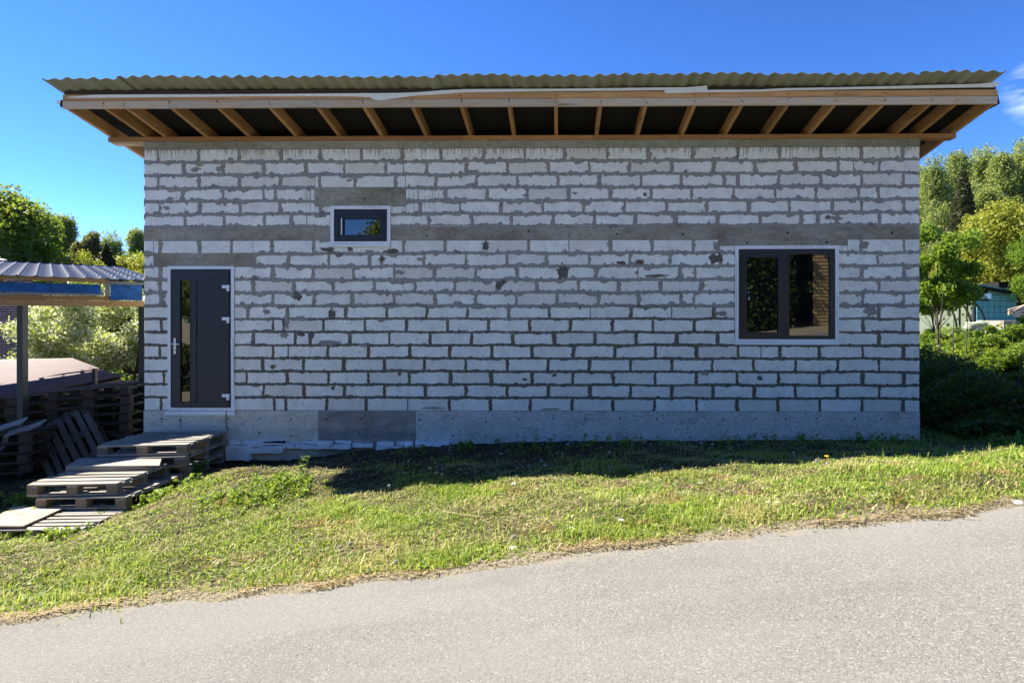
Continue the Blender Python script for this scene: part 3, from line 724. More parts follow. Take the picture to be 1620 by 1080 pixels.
# big window
h = holes['big']; win = link('double_window', None, house); win['_local'] = 1
win['label'] = 'large two-light window in anthracite frame'
tape(h[0], h[1], h[2]+.03, h[3], .052, win)
mb = MB(); mb.box(h[0]-.01, h[1]+.01, -.03, .02, h[2]-.002, h[2]+.032, .003); obj('window_sill', mb, M['white_pvc'], win)
prints(X0(1238), X0(1306), h[3]-.026, win); prints(X0(1168), X0(1235), h[2]+.016+.03, win); prints(zz(520), zz(465), X0(1323.6), win, True); prints(zz(500), zz(410), X0(1165), win, True)
fx0, fx1, fz0, fz1 = X0(1167.8), X0(1320.6), zz(539), zz(394.3)
mb = frame_mb(fx0, fx1, fz0, fz1, .07, -.006, .05); mb.box(X0(1239.5), X0(1247), -.006, .05, fz0+.07, fz1-.07); obj('window_frame', mb, M['anthracite'], win)
sash(win, X0(1174), X0(1238.7), zz(532), zz(401), X0(1179.5), X0(1231), zz(526), zz(407))
mb = MB(); mb.box(X0(1179), X0(1231.5), .004, .016, zz(526.5), zz(406.5)); obj('window_pane', mb, M['glass'], win)
mb = MB()
for b in frame_boxes(X0(1246.5), X0(1314), zz(532.5), zz(400.5), .018, -.012, .03): mb.box(*b)
obj('glazing_bead', mb, M['anthracite'], win)
mb = MB(); mb.box(X0(1247), X0(1314), .010, .022, zz(533), zz(400)); obj('window_pane', mb, M['glass'], win)
for px in (1183, 1230, 1257, 1304):
    mb = MB(); mb.box(X0(px)-.018, X0(px)+.018, -.010, -.005, fz0+.026, fz0+.034); obj('drain_cap', mb, M['mortar_lt'], win)

# ------------------------------------------------------------------ foam boards and rubble at the foot of the wall
ORD = ['first', 'second', 'third', 'fourth', 'fifth', 'sixth', 'seventh', 'eighth', 'ninth', 'tenth', 'eleventh', 'twelfth', 'thirteenth', 'fourteenth', 'fifteenth', 'sixteenth']
fb = [(365,703,452,697,.02),(366,725,402,704,.08),(398,706,420,700,.05),(400,716,452,706,.05),(420,701,452,698,.02),(452,708,480,702,.04),(480,701,530,697,.03),(480,708,558,702,.045),(532,700,557,697,.02),(560,706,592,701,.03),
      (598,704,625,699,.03),(598,710,640,705,.05),(628,703,655,698,.02),(642,708,700,703,.05),(658,702,676,697,.02),(676,703,712,699,.04)]
for i, (x0, z0, x1, z1, d) in enumerate(fb):
    a, b = X0(x0), X0(x1)
    mb = MB(); zA = Z0(z0); zB = Z0(z1); sk = R.uniform(-.012, .012)
    yy_ = -.03-d*1.6
    n = max(3, int((b-a)/.08)); xs = np.linspace(a+.004, b-.004, n)
    top = [zB+R.uniform(-.008, .008)+sk*(k/n) for k in range(n)]; bot = [zA+R.uniform(-.012, .006)+sk*(k/n) for k in range(n)]
    poly = [(x, z) for x, z in zip(xs, bot)]+[(x, z) for x, z in zip(xs[::-1], top[::-1])]
    mb.prism(poly, yy_, yy_+.06+d); o = obj('foam_board', mb, M['foam'])
    tag(o, 'white foam board, '+ORD[i]+' from the left in the row along the foundation foot', 'foam board', 'white foam boards under the foundation')
for i in range(44):
    x = R.choice([R.uniform(-1.8, 3.0), R.uniform(-3.0, 5.5)]); y = -R.choice([R.uniform(.08, .35), R.uniform(.3, 1.9)]); r_ = R.uniform(.008, .022)*(1.6 if R.random() < .15 else 1)
    mb = MB(); mb.ball((0, 0, 0), r_, 7, 4, (R.uniform(.9, 1.6), 1, R.uniform(.5, .8))); mb.v = [(a+R.uniform(-.15, .15)*r_, b+R.uniform(-.15, .15)*r_, c) for a, b, c in mb.v]
    o = obj('stone', mb, M['stone']); o.location = (x, y, float(gz(x, y))+r_*.4); tag(o, 'small pale pebble lying in the shaded soil near the foundation', 'stone', 'small pale stones in the shaded strip')
for px, py, r_ in ((905,837,.035),(982,824,.03),(812,868,.035),(1216,795,.022),(1230,795,.02),(1108,764,.03),(855,640+128,.02),(1620-8,796,.035),(815,766,.03),(1300,771,.02),(640,748,.03)):
    p = None
    for k in range(400):                       # walk the view ray down to the ground
        y = -5+.015*k; q = Wy(px, py, y)
        if q[2] <= float(gz(q[0], y)): p = q; break
    if p is None: continue
    mb = MB(); mb.ball((0, 0, 0), r_, 8, 5, (1.3, 1, .6)); o = obj('stone', mb, M['stone']); o.location = p
    tag(o, 'rounded pale stone lying in the sunlit verge', 'stone', 'pale stones in the sunlit verge')

def on_ground(px, py, y0=-5.2, y1=3.0):
    y = y0
    while y < y1:
        q = Wy(px, py, y)
        if q[2] <= float(gz(q[0], y)): return q
        y += .012
    return Wy(px, py, y1)

# ------------------------------------------------------------------ pallets
def pallet_proto(name, mt, mc, nb=5, L=1.2, Wd=1.0, jitter=.006, gap=True):
    root = thing(name, 'x', 'pallet', local=True)
    H = .144
    # boards run along x (length L), stacked in y
    bw = [.145, .10, .145, .10, .145] if nb == 5 else [.098]*nb
    free = (Wd-sum(bw))/(len(bw)-1); y = -Wd/2
    for b in bw:
        mb = MB(); y_ = y+R.uniform(-.008, .008); mb.box(-L/2+R.uniform(-.03, .012), L/2+R.uniform(-.012, .03), y_, y_+b*R.uniform(.9, 1.04), H-.020, H+R.uniform(-.003, .004), jitter); obj('board', mb, mt, root); y += b+free
    for x in (-L/2+.072, 0, L/2-.072):
        mb = MB(); mb.box(x-.07, x+.07, -Wd/2, Wd/2, H-.044, H-.0225, jitter*.5); obj('crosspiece', mb, mt, root)
        for yb_ in (-Wd/2+.05, 0, Wd/2-.05):
            mb = MB(); mb.box(x-.072, x+.072, yb_-.05, yb_+.05, .022, H-.0445, jitter*.5); obj('block', mb, mc, root)
    for yb_ in (-Wd/2+.05, 0, Wd/2-.05):
        mb = MB(); mb.box(-L/2, L/2, yb_-.05, yb_+.05, 0, .0215, jitter*.5); obj('bottom_board', mb, mt, root)
    return root
used = {}
def place(proto, loc, rz, label, group=None, rx=0, ry=0, sc=(1,1,1)):
    o = proto if proto.name not in used else copy_tree(proto)
    used[proto.name] = 1
    o.location = loc; o.rotation_euler = (rx, ry, rz); o.scale = sc; o['label'] = label
    if group: o['group'] = group
    elif 'group' in o: del o['group']
    return o
PL = pallet_proto('pallet', M['pallet'], M['pallet_cut'], 7)
M['pallet_lean'] = wood('leaning_board', (.07,.058,.045), (.13,.11,.09), 0, grey=(.10,.095,.088), world=False)  # boards darkened too, part of the stacks' shade painted in
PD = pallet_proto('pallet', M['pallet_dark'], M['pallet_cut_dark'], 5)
g1 = 'pallets laid as steps below the front door'
def steppal(lbl, fl, rr_, y0, y1, ztop, **k):
    """front left and right pixels at y0"""
    xa_, xb_ = X0(fl, y0), X0(rr_, y0); return place(PL, ((xa_+xb_)/2, (y0+y1)/2, ztop-.144), k.get('rz', 0), lbl, g1, rx=k.get('rx', 0), ry=k.get('ry', 0), sc=((xb_-xa_)/1.2, (y1-y0)/1.0, 1))
steppal('grey weathered pallet at the top of the steps, right below the entrance door', 153, 296, -1.02, -.10, -.30, ry=-.022)
steppal('pallet directly under the topmost one at the door', 146, 292, -1.08, -.12, -.455, ry=-.03, rz=.01)
steppal('dark pallet at the bottom of the stack by the door', 158, 300, -1.0, -.2, -.61, ry=-.02)
steppal('bright sunlit pallet with wide slats forming the middle step', 42, 184, -1.98, -1.05, -.545, ry=-.02, rz=.01)
steppal('pallet under the middle step with weeds growing through it', 56, 202, -2.02, -1.02, -.69, ry=-.02, rz=-.02)
steppal('flat pallet sunk in the grass at the foot of the steps', -30, 130, -2.62, -1.92, -.845, ry=-.02, rx=-.0)
mb = MB(); a = Wy(103, 740, -1.5); mb.hexa([(X0(104, -1.42), -1.42, -.545), (X0(252, -1.42), -1.42, -.53), (X0(256, -1.0), -1.0, -.53), (X0(128, -1.0), -1.0, -.545),
        (X0(104, -1.42), -1.42, -.485), (X0(252, -1.42), -1.42, -.472), (X0(256, -1.0), -1.0, -.472), (X0(128, -1.0), -1.0, -.485)])
o = obj('plank_slab', mb, M['pallet']); tag(o, 'thick weathered slab of wood lying across the rear of the middle step', 'slab')
mb = MB(); q = [Wy(-30, 838, -2.60), Wy(36, 841, -2.60), Wy(104, 812, -1.98), Wy(20, 812, -1.98)]
z_ = -.835; mb.hexa([(p[0], p[1], z_) for p in q]+[(p[0], p[1], z_+.018) for p in q]); o = obj('plywood_sheet', mb, M['ply']); tag(o, 'worn plywood sheet lying on the flat pallet at the foot of the steps', 'plywood')
# tall stacks beside the house; the lean-to's shade is also in their board colour
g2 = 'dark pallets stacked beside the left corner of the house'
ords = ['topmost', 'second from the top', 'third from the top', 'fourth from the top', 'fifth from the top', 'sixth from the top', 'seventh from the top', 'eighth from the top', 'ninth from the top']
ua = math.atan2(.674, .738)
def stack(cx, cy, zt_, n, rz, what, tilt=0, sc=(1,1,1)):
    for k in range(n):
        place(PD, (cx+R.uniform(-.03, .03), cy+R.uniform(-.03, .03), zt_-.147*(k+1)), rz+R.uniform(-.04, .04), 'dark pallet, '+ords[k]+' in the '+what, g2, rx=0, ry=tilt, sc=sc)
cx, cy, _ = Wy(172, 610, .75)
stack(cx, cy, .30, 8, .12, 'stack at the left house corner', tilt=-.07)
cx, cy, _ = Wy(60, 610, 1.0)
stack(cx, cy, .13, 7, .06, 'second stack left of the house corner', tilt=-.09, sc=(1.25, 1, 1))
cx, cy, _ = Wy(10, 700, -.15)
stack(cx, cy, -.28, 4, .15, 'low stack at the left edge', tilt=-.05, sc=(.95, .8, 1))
# the leaning pallet
PS = pallet_proto('pallet', M['pallet_lean'], M['pallet_cut_dark'], 7)
o = place(PS, Wy(103, 742, -.05), 0, 'dark slatted pallet leaning upright against the stacks', None)
o.rotation_euler = (0, 0, 0)
a = Wy(88, 735, .05); b_ = Wy(172, 722, .1)
Xv = (Vector(Wy(82, 664, .25))-Vector(Wy(120, 742, -.1))).normalized()         # slats direction, going up-left
Yv0 = (Vector(Wy(160, 650, .35))-Vector(Wy(62, 663, .25))).normalized()
Zv = Xv.cross(Yv0).normalized();
if Zv.y > 0: Zv = -Zv
Yv = Zv.cross(Xv).normalized()
o.matrix_local = Matrix.Translation(Vector(Wy(113, 700, .10))-Zv*.07) @ Matrix((Xv, Yv, Zv)).transposed().to_4x4() @ Matrix.Diagonal((.82, .84, 1, 1))
# loose boards on the low stack
for i, (p, q, lb) in enumerate((((0,680),(34,668),'left blue-grey weathered board resting on the low stack'), ((42,680),(64,671),'short blue-grey board right of the longer one'), ((5,690),(58,674),'long dark board lying in front of the blue-grey ones'), ((0,712),(5,692),'grey board end sticking up at the left edge'))):
    A = Vector(Wy(p[0]-(20 if i == 0 else 0), p[1]+(5 if i == 0 else 0), -.55)); B = Vector(Wy(q[0], q[1], -.45))
    mb = MB(); A2, B2 = A, B; d = Vector((.0, .10, .065)); 
    v = [A, B, B+d, A+d]; mb.hexa([tuple(x+Vector((0,0,-.02))) for x in v]+[tuple(x) for x in v]); o = obj('loose_board', mb, M['grey_board']); tag(o, lb, 'board', 'loose boards on the low pallet stack')

# ------------------------------------------------------------------ lean-to roof (left)
U = Vector((.738, .674, 0)); Vv = Vector((-.674, .738, 0))
lean = thing('lean_to', 'open timber lean-to with grey metal tile roof, blue membrane and dark steel posts', 'lean-to', Wy(33, 615, -.3))
B0 = Vector(Wy(0, 484, -.45)); 
P0 = B0-U*3.2                                    # left end outside the frame
Lb = 3.2+ (Vector(Wy(227, 480, .72))-B0).length
zb0 = 1.59
def uv(u, v, z): p = P0+U*u+Vv*v; return (p.x, p.y, z)
def ubox(u0, u1, v0, v1, z0, z1, mat, name, tilt=0):
    mb = MB(); dz = tilt*(v1-v0)
    mb.hexa([uv(u0, v0, z0), uv(u1, v0, z0), uv(u1, v1, z0+dz), uv(u0, v1, z0+dz), uv(u0, v0, z1), uv(u1, v0, z1), uv(u1, v1, z1+dz), uv(u0, v1, z1+dz)])
    return obj(name, mb, mat, lean)
ubox(0, Lb, 0, .10, 1.60, 1.69, M['beam_wood'], 'front_beam')
ubox(0, Lb-.35, .012, .09, 1.694, 1.76, M['beam_wood'], 'front_beam')
ubox(0, Lb-.52, -.004, .03, 1.764, 1.83, M['grey_board'], 'fascia_board')
ubox(0, Lb-.56, -.012, -.006, 1.80, 1.945, M['membrane_blue'], 'blue_membrane')
ubox(Lb-.44, Lb-.02, -.012, -.006, 1.70, 1.955, M['membrane_blue'], 'blue_membrane')
ubox(Lb-.50, Lb-.445, -.02, .04, 1.76, 2.06, M['grey_board'], 'fascia_upright')
ubox(Lb-.44, Lb, -.02, .02, 1.96, 2.0, M['grey_board'], 'fascia_board')
ubox(0, Lb-.5, -.10, -.06, 1.975, 2.03, M['beam_wood'], 'eave_batten')
rl = 7.4; tl = .099
k = 0
u = .3
while u < Lb:
    ubox(u, u+.05, .035, rl-.3, 1.90, 1.985, M['wood_y'], 'rafter', 0.0 if False else tl) ; u += .72
ubox(0, Lb, rl-.4, rl-.3, 2.55, 2.65, M['wood_x'], 'rear_beam')
for (u, v) in ((Lb-.06, .10),):
    pass
def post(px, wpx, y, ztop, zbot=-1.2):
    a, b = X0(px-wpx/2, y), X0(px+wpx/2, y); mb = MB(); mb.box(a, b, y, y+(b-a), zbot, ztop); return obj('steel_post', mb, M['post'], lean)
M['post'] = flat('dark_green_steel', (.018,.026,.024), .5, .4)
post(31, 9.5, -.1, 1.61); post(223.5, 9, .85, 1.62)
for (u, v) in ((.3, rl-.4),):
    p = uv(u, v, 0); mb = MB(); mb.box(p[0]-.05, p[0]+.05, p[1], p[1]+.1, -1.3, 2.55); obj('steel_post', mb, M['post'], lean)
# metal tile sheet: stepped waves
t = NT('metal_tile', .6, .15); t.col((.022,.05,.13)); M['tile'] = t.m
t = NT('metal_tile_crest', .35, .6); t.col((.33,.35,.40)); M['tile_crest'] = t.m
du, dv = .0166667, .0875
nu_, nv_ = int((Lb+.25)/du), int(rl/.7)*3
uu = np.arange(nu_+1)*du; kk_ = np.arange(nv_+1); vv = -.14+.70*(kk_//3)+np.array([0, .34, .68])[kk_ % 3]
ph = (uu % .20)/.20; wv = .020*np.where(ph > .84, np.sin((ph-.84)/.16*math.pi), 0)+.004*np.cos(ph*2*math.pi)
Vt = []; 
for j, v in enumerate(vv):
    saw = .065*((((v+.14)/.70)+1e-6) % 1.0)
    for lift in ((0,) if abs(((v/.35) % 1)) > .12 else (0,)):
        q = P0+Vv*float(v)
        row = np.stack([q.x+U.x*uu, q.y+U.y*uu, 2.035+tl*(v+.14)-saw+wv], -1); Vt.append(row)
Vt = np.array(Vt); nr_, nc_ = Vt.shape[:2]; ii = np.arange(nr_*nc_).reshape(nr_, nc_)
Fq = np.stack([ii[:-1,:-1], ii[:-1,1:], ii[1:,1:], ii[1:,:-1]], -1).reshape(-1, 4)
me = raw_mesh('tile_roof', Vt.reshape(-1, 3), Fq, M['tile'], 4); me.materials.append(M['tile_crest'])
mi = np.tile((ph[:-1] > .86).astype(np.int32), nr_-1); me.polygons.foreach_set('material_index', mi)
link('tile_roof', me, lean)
# cable over the roof
cb = MB(); pts = []
A, B, n = Vector(Wy(-60, 378, 4)), Vector(Wy(126, 413, 7)), 14
for k in range(n+1):
    s_ = k/n; p = A.lerp(B, s_); p.z -= .12*math.sin(s_*math.pi); pts.append(p)
cb.tube(pts, .012, 5); o = obj('power_cable', cb, M['tie']); tag(o, 'thin black cable sagging above the lean-to roof in front of the trees', 'cable')

# ------------------------------------------------------------------ brick house and low brown roof (far left)
by = 9.5
bh = thing('brick_house', 'brown brick house with pale tiled hip roof seen behind the lean-to', 'house', Wy(0, 570, by))
bx1 = X0(50, by); bx0 = bx1-7
t = NT('brown_brick', .9, .2); c = t.ramp(t.rand(), [(0, (.08,.035,.025)), (.5, (.14,.055,.036)), (1, (.19,.085,.055))]); t.col(c); M['brick'] = t.m
M['brick_mortar'] = flat('pale_brick_mortar', (.62,.56,.52), .95)
mb = MB(); mb.hexa([(bx0, by+.012, -1.4), (bx1, by+.012, -1.4), (bx1-6, by+5, -1.4), (bx0-6, by+5, -1.4), (bx0, by+.012, 2.95), (bx1, by+.012, 2.95), (bx1-6, by+5, 2.95), (bx0-6, by+5, 2.95)]); obj('wall', mb, M['brick_mortar'], bh)
sb = MB(); sb.box(-.115, .115, -.006, .02, -.026, .026); bm_ = sb.mesh('brick', M['brick'])
cnt = 0; bits = MB()
for r_ in range(48):
    z = -1.0+.076*r_; x = bx1-.13-(.125 if r_ % 2 else 0)
    if r_ % 2: bits.box(bx1-.11, bx1-.005, by-.0, by+.02, z-.03, z+.03)
    k = 0
    while x > bx0:
        if k < 6 and z < 1.75 and z > -.05: 
            o = bpy.data.objects.new('brick', bm_); COL.objects.link(o); o.parent = bh; o.location = Vector((x, by+.004, z))-bh.location; cnt += 1
        else: bits.box(x-.115, x+.115, by, by+.02, z-.026, z+.026)
        x -= .255; k += 1
obj('far_bricks', bits, M['brick'], bh, 'stuff')
mb = MB(); mb.tube([(bx1+.06, by-.06, 2.4), (bx1+.06, by-.06, -1.3)], .05, 8); obj('downpipe', mb, M['tie'], bh)
M['rooftile'] = flat('pale_roof_tile', (.46,.40,.35), .8, var=.25, scale=8)
M['rooftile2'] = flat('grey_roof_tile_edge', (.08,.075,.075), .8)
# hip roof with rows of tiles: right-hand hip falls towards the house corner
ex, ez = Wy(26, 415, by-.2)[0], Wy(26, 415, by-.2)[2]
for k in range(14):
    f0, f1 = k/14, (k+1)/14; H_ = 1.35; run = 4.0
    mb = MB(); xr0 = ex-f0*run; xr1 = ex-f1*run-.1; y0 = by-.5+f0*1.2; y1 = by-.5+f1*1.2+.03; z0 = ez+f0*H_; z1 = ez+f1*H_+.0
    xl = bx0-.5
    mb.add([(xl, y0, z0+.05), (xr0, y0, z0+.05), (xr1, y1, z1+.03), (xl, y1, z1+.03), (xl, y0, z0-.01), (xr0, y0, z0-.01), (xr1, y1, z1-.03), (xl, y1, z1-.03)],
           [(0,1,2,3), (7,6,5,4), (0,4,5,1), (1,5,6,2), (2,6,7,3), (3,7,4,0)])
    obj('tile_course', mb, M['rooftile'] if True else 0, bh)
mb = MB(); mb.box(bx0-.5, ex, by-.5, by-.4, ez-.14, ez-.012); obj('gutter', mb, M['rooftile2'], bh)
# brown ribbed shed roof
shed = thing('low_shed', 'low shed with a brown ribbed metal roof behind the pallet stacks', 'shed', Wy(80, 640, 3))
M['brown_metal'] = flat('brown_ribbed_metal', (.085,.05,.046), .62, .25, var=.15, scale=2)
cA, cB, cC, cD = [Vector(p) for p in (Wy(-40, 571, 6.6), Wy(116, 568, 6.6), Wy(193, 597, 3.0), Wy(-60, 648, .9))]
n = 44; V = []
for k in range(n+1):
    s_ = k/n; h_ = .03 if (k % 2 < 1) else -.02
    A_ = cA.lerp(cD, s_); B_ = cB.lerp(cC, s_); 
    V += [(A_.x, A_.y, A_.z+h_), (B_.x, B_.y, B_.z+h_)]
Fq = [(2*k, 2*k+1, 2*k+3, 2*k+2) for k in range(n)]
link('ribbed_roof', raw_mesh('ribbed_roof', np.array(V), np.array(Fq), M['brown_metal'], 4), shed)
mb = MB(); mb.add([tuple(p-Vector((0,0,.03))) for p in (cA, cD, cC, cB)]+[(p.x, p.y, -1.6) for p in (cA, cD, cC, cB)], [(0,1,2,3), (4,5,1,0), (5,6,2,1), (6,7,3,2), (7,4,0,3)])
obj('shed_body', mb, M['pallet_dark'], shed)
mb = MB(); p = Wy(148, 600, 1.6); mb.box(p[0]-.03, p[0]+.03, p[1], p[1]+.06, -.9, Wy(148, 583, 1.6)[2]); o = obj('wooden_stake', mb, M['pallet_dark']); tag(o, 'short dark wooden stake standing up behind the pallet stack', 'stake')

# ------------------------------------------------------------------ vegetation
def cards(C, size, rng, flat_=0.0, aspect=.6, droop=0.0):
    """one rhombic leaf per centre"""
    n = len(C); a = rng.normal(size=(n, 3)); a[:, 2] = a[:, 2]*(1-flat_)-droop; a /= np.linalg.norm(a, axis=1)[:, None]+1e-9
    b = rng.normal(size=(n, 3)); b -= (b*a).sum(1)[:, None]*a; b /= np.linalg.norm(b, axis=1)[:, None]+1e-9
    s_ = size*rng.uniform(.6, 1.35, n)[:, None]
    V = np.stack([C-a*s_*.5, C+b*s_*aspect*.5, C+a*s_*.5, C-b*s_*aspect*.5], 1).reshape(-1, 3)
    return V, np.arange(4*n, dtype=np.int32)
def clumps_cloud(cl, rad, n, rng, shell=.55):
    """n points scattered in clumps cl with radii rad"""
    p = rad**2; p = p/p.sum(); k = rng.choice(len(cl), n, p=p)
    d = rng.normal(size=(n, 3)); d /= np.linalg.norm(d, axis=1)[:, None]
    r_ = rad[k]*(shell+(1-shell)*rng.random(n))*rng.uniform(.75, 1.1, n)
    sub = rng.random(n) < .3; r_ = np.where(sub, r_*rng.random(n), r_)
    return cl[k]+d*r_[:, None]*np.array([1, 1, .8])
def limbs(mb, base, top, ends, r0, rng, n=7):
    pts = []; m = 7; base, top = np.array(base), np.array(top)
    for k in range(m+1):
        s_ = k/m; pts.append(base*(1-s_)+top*s_+np.array([rng.normal()*.03, rng.normal()*.03, 0])*(top[2]-base[2])*.5*(0 < k < m))
    mb.tube(pts, [r0*(1-.85*k/m) for k in range(m+1)], n)
    for e in ends:
        s_ = min(.95, max(.15, (e[2]-base[2])/(top[2]-base[2])*.7)); j = int(s_*m); p = pts[j]
        mid = p*.5+e*.5+np.array([0, 0, -.05])*(np.linalg.norm(e-p)); rr = r0*(1-.85*s_)*.45
        mb.tube([p, mid, e], [rr, rr*.6, rr*.2], 5)
def make_tree(name, kind, h, wd, nleaf, leaf, mat, bark, seed, trunk_frac=.25, r0=None, ncl=26):
    rng = np.random.default_rng(seed); root = thing(name, 'x', 'tree', local=True)
    r0 = r0 or h*.014; mb = MB()
    if kind == 'spruce':
        mb.tube([(0,0,-.3), (0,0,h*.5), (0,0,h)], [r0, r0*.6, .01], 7); V = []; 
        nl = nleaf; z = h*(.05+.95*rng.random(nl)**1.35); lay = np.round(z/(h*.035))*(h*.035)+rng.normal(size=nl)*h*.011
        th_ = rng.random(nl)*2*math.pi; arm = np.round(th_/(2*math.pi)*9)/9*2*math.pi+lay*5; th2 = arm+rng.normal(size=nl)*.16
        rmax = wd*.5*(1-z/h)**.85+.05; r_ = rmax*np.sqrt(rng.random(nl)); C = np.stack([r_*np.cos(th2), r_*np.sin(th2), lay-.28*r_+rng.normal(size=nl)*.05], -1)
        V, Fc = cards(C, leaf, rng, .5, .35, .15)
    elif kind == 'birch':
        t_ = trunk_frac; cl = []; rad = []
        for k in range(ncl):
            s_ = t_+(1-t_)*(k+.5)/ncl; env = wd*.5*math.sin(min(1, (s_-t_)/(1-t_)*1.0+.13)**.8*math.pi)**.7
            a = rng.random()*6.28; d = env*rng.uniform(.35, 1.0); cl.append([d*math.cos(a), d*math.sin(a), h*s_]); rad.append(wd*rng.uniform(.10, .17))
        cl = np.array(cl); rad = np.array(rad); limbs(mb, (0,0,-.3), (wd*.04, 0, h*.97), cl, r0, rng)
        k = rng.choice(len(cl), nleaf, p=rad**2/(rad**2).sum()); d = rng.normal(size=(nleaf, 3)); d /= np.linalg.norm(d, axis=1)[:, None]
        nst = 90*ncl; st = rng.integers(0, nst, nleaf)                                  # leaves hang along strands
        kk = rng.integers(0, ncl, nst); dd = rng.normal(size=(nst, 3)); dd /= np.linalg.norm(dd, axis=1)[:, None]
        so_ = cl[kk]+dd*rad[kk][:, None]*rng.uniform(.5, 1.1, nst)[:, None]; ln = rng.uniform(.3, 1.1, nst)*wd*.16
        C = so_[st]+rng.normal(size=(nleaf, 3))*leaf*.6; C[:, 2] -= ln[st]*rng.random(nleaf)
        V, Fc = cards(C, leaf, rng, 0, .7, .4)
    else:
        t_ = trunk_frac; cl = []; rad = []
        for k in range(ncl):
            u_ = rng.normal(size=3); u_ /= np.linalg.norm(u_); q = rng.uniform(.45, .82)
            c_ = np.array([u_[0]*wd*.5*q, u_[1]*wd*.5*q, h*(t_+(1-t_)*.5)+u_[2]*h*(1-t_)*.5*q]); cl.append(c_); rad.append(min(wd, h*(1-t_))*rng.uniform(.13, .21))
        cl = np.array(cl); rad = np.array(rad); limbs(mb, (0,0,-.3), (wd*.03, 0, h*.85), cl, r0, rng)
        V, Fc = cards(clumps_cloud(cl, rad, nleaf, rng), leaf, rng, .35, .75)
    obj('trunk', mb, bark, root, smooth=True)
    cr_ = link('crown', raw_mesh('crown', V, Fc, mat, 4), root)
    return root
M['bark'] = flat('grey_bark', (.075,.062,.05), .95, bump=.02)
t = NT('birch_bark', .8, .2); p = t.pos((1,1,5)); c = t.mix(t.rng(t.noise(p, 3, 4), .58, .64), (.66,.65,.62), (.06,.055,.05)); t.col(c); M['birch_bark'] = t.m
L = {}
L['birch'] = leafmat('birch_leaf', [(.15,.20,.06), (.21,.26,.085), (.28,.32,.13)], .5)
L['dark'] = leafmat('broad_leaf_dark', [(.055,.11,.02), (.09,.155,.028), (.13,.20,.04)], .45)
L['green'] = leafmat('broad_leaf_green', [(.07,.15,.015), (.12,.22,.022), (.19,.29,.04)], .5)
L['yellow'] = leafmat('yellow_green_leaf', [(.15,.18,.018), (.24,.25,.03), (.33,.31,.05)], .4)
L['spruce'] = leafmat('spruce_needles', [(.022,.035,.014), (.04,.05,.02), (.07,.06,.03)], .1)
L['brown'] = leafmat('bronze_leaf', [(.10,.075,.045), (.15,.12,.065), (.12,.14,.055)], .4)
L['blossom'] = leafmat('blossom', [(.16,.22,.04), (.28,.33,.08), (.60,.60,.34), (.80,.80,.60), (.85,.85,.76)], .5)
L['under'] = leafmat('undergrowth_shade_leaf', [(.02,.045,.010), (.035,.07,.014), (.06,.10,.02)], .35)  # much darker leaf green, shade of undergrowth and hedge put into the colour
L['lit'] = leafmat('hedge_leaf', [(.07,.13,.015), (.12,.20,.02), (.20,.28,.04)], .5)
T = {
 'birchA': make_tree('birch_tree', 'birch', 15, 7.5, 34000, .17, L['birch'], M['birch_bark'], 1, .18),
 'birchB': make_tree('birch_tree', 'birch', 15, 6.5, 30000, .17, L['birch'], M['birch_bark'], 2, .14),
 'roundA': make_tree('broadleaf_tree', 'round', 11, 8, 42000, .20, L['dark'], M['bark'], 3, .12, ncl=34),
 'roundB': make_tree('broadleaf_tree', 'round', 11, 7, 36000, .19, L['green'], M['bark'], 4, .12, ncl=30),
 'near': make_tree('young_maple_tree', 'round', 5.2, 2.9, 15000, .105, L['green'], M['bark'], 5, .22, .05, 24),
 'yellow': make_tree('maple_tree', 'round', 9, 9, 42000, .19, L['yellow'], M['bark'], 6, .08, ncl=36),
 'spruce': make_tree('spruce_tree', 'spruce', 12, 5.4, 30000, .26, L['spruce'], M['bark'], 7),
 'brown': make_tree('bronze_leaved_tree', 'round', 8, 4, 20000, .17, L['brown'], M['bark'], 8, .2, ncl=20),
 'shrub': make_tree('shrub', 'round', 2.2, 2.6, 12000, .085, L['lit'], M['bark'], 9, .02, .02, 18),
}
def tree_at(key, px, pytop, y, label, cat='tree', hscale=1.0, wscale=None, rz=None, group=None, zbase=None, h0=None):
    H0 = {'birchA': 15, 'birchB': 15, 'roundA': 10.6, 'roundB': 10.6, 'near': 5.0, 'yellow': 8.6, 'spruce': 12, 'brown': 7.7, 'shrub': 2.15}[key]
    x = X0(px, y); zt_ = Z0(pytop, px, y); zb = float(gz(x, y)) if zbase is None else zbase
    sc = (zt_-zb)/H0; wsc = sc*(wscale or 1)
    o = place(T[key], (x, y, zb), R.uniform(0, 6.28) if rz is None else rz, label, group, sc=(wsc, wsc, sc)); o['category'] = cat
    return o
gR, gL = 'birches on the slope right of the house', 'trees beyond the lean-to'
# right-hand side
tree_at('birchA', 1478, 258, 34, 'birch nearest the right wall edge with leaning white trunk', group=gR, rz=1.0, wscale=.95)
tree_at('birchB', 1514, 243, 39, 'tall birch rising just left above the dark spruce', group=gR, rz=2.2)
tree_at('birchA', 1552, 242, 43, 'birch directly behind the spruce tip on the right slope', group=gR, rz=3.4, wscale=1.1)
tree_at('birchB', 1585, 246, 41, 'birch above the teal shed on the right slope', group=gR, rz=4.1, wscale=1.15)
tree_at('birchA', 1622, 232, 42, 'tallest birch at the right edge of the photo', group=gR, rz=5.0, wscale=1.2)
tree_at('birchB', 1500, 330, 47, 'birch crown low behind the leaning white trunk', group=gR, rz=.3, wscale=1.8)
tree_at('birchA', 1580, 320, 47, 'broad birch filling the gap behind the yellow-green maple', group=gR, rz=.9, wscale=1.8)
tree_at('birchB', 1680, 225, 45, 'birch just beyond the right edge of the photo', group=gR, rz=2.9, wscale=1.3)
tree_at('birchA', 1462, 285, 40, 'birch half hidden by the right wall edge', group=gR, rz=2.5, wscale=1.2)
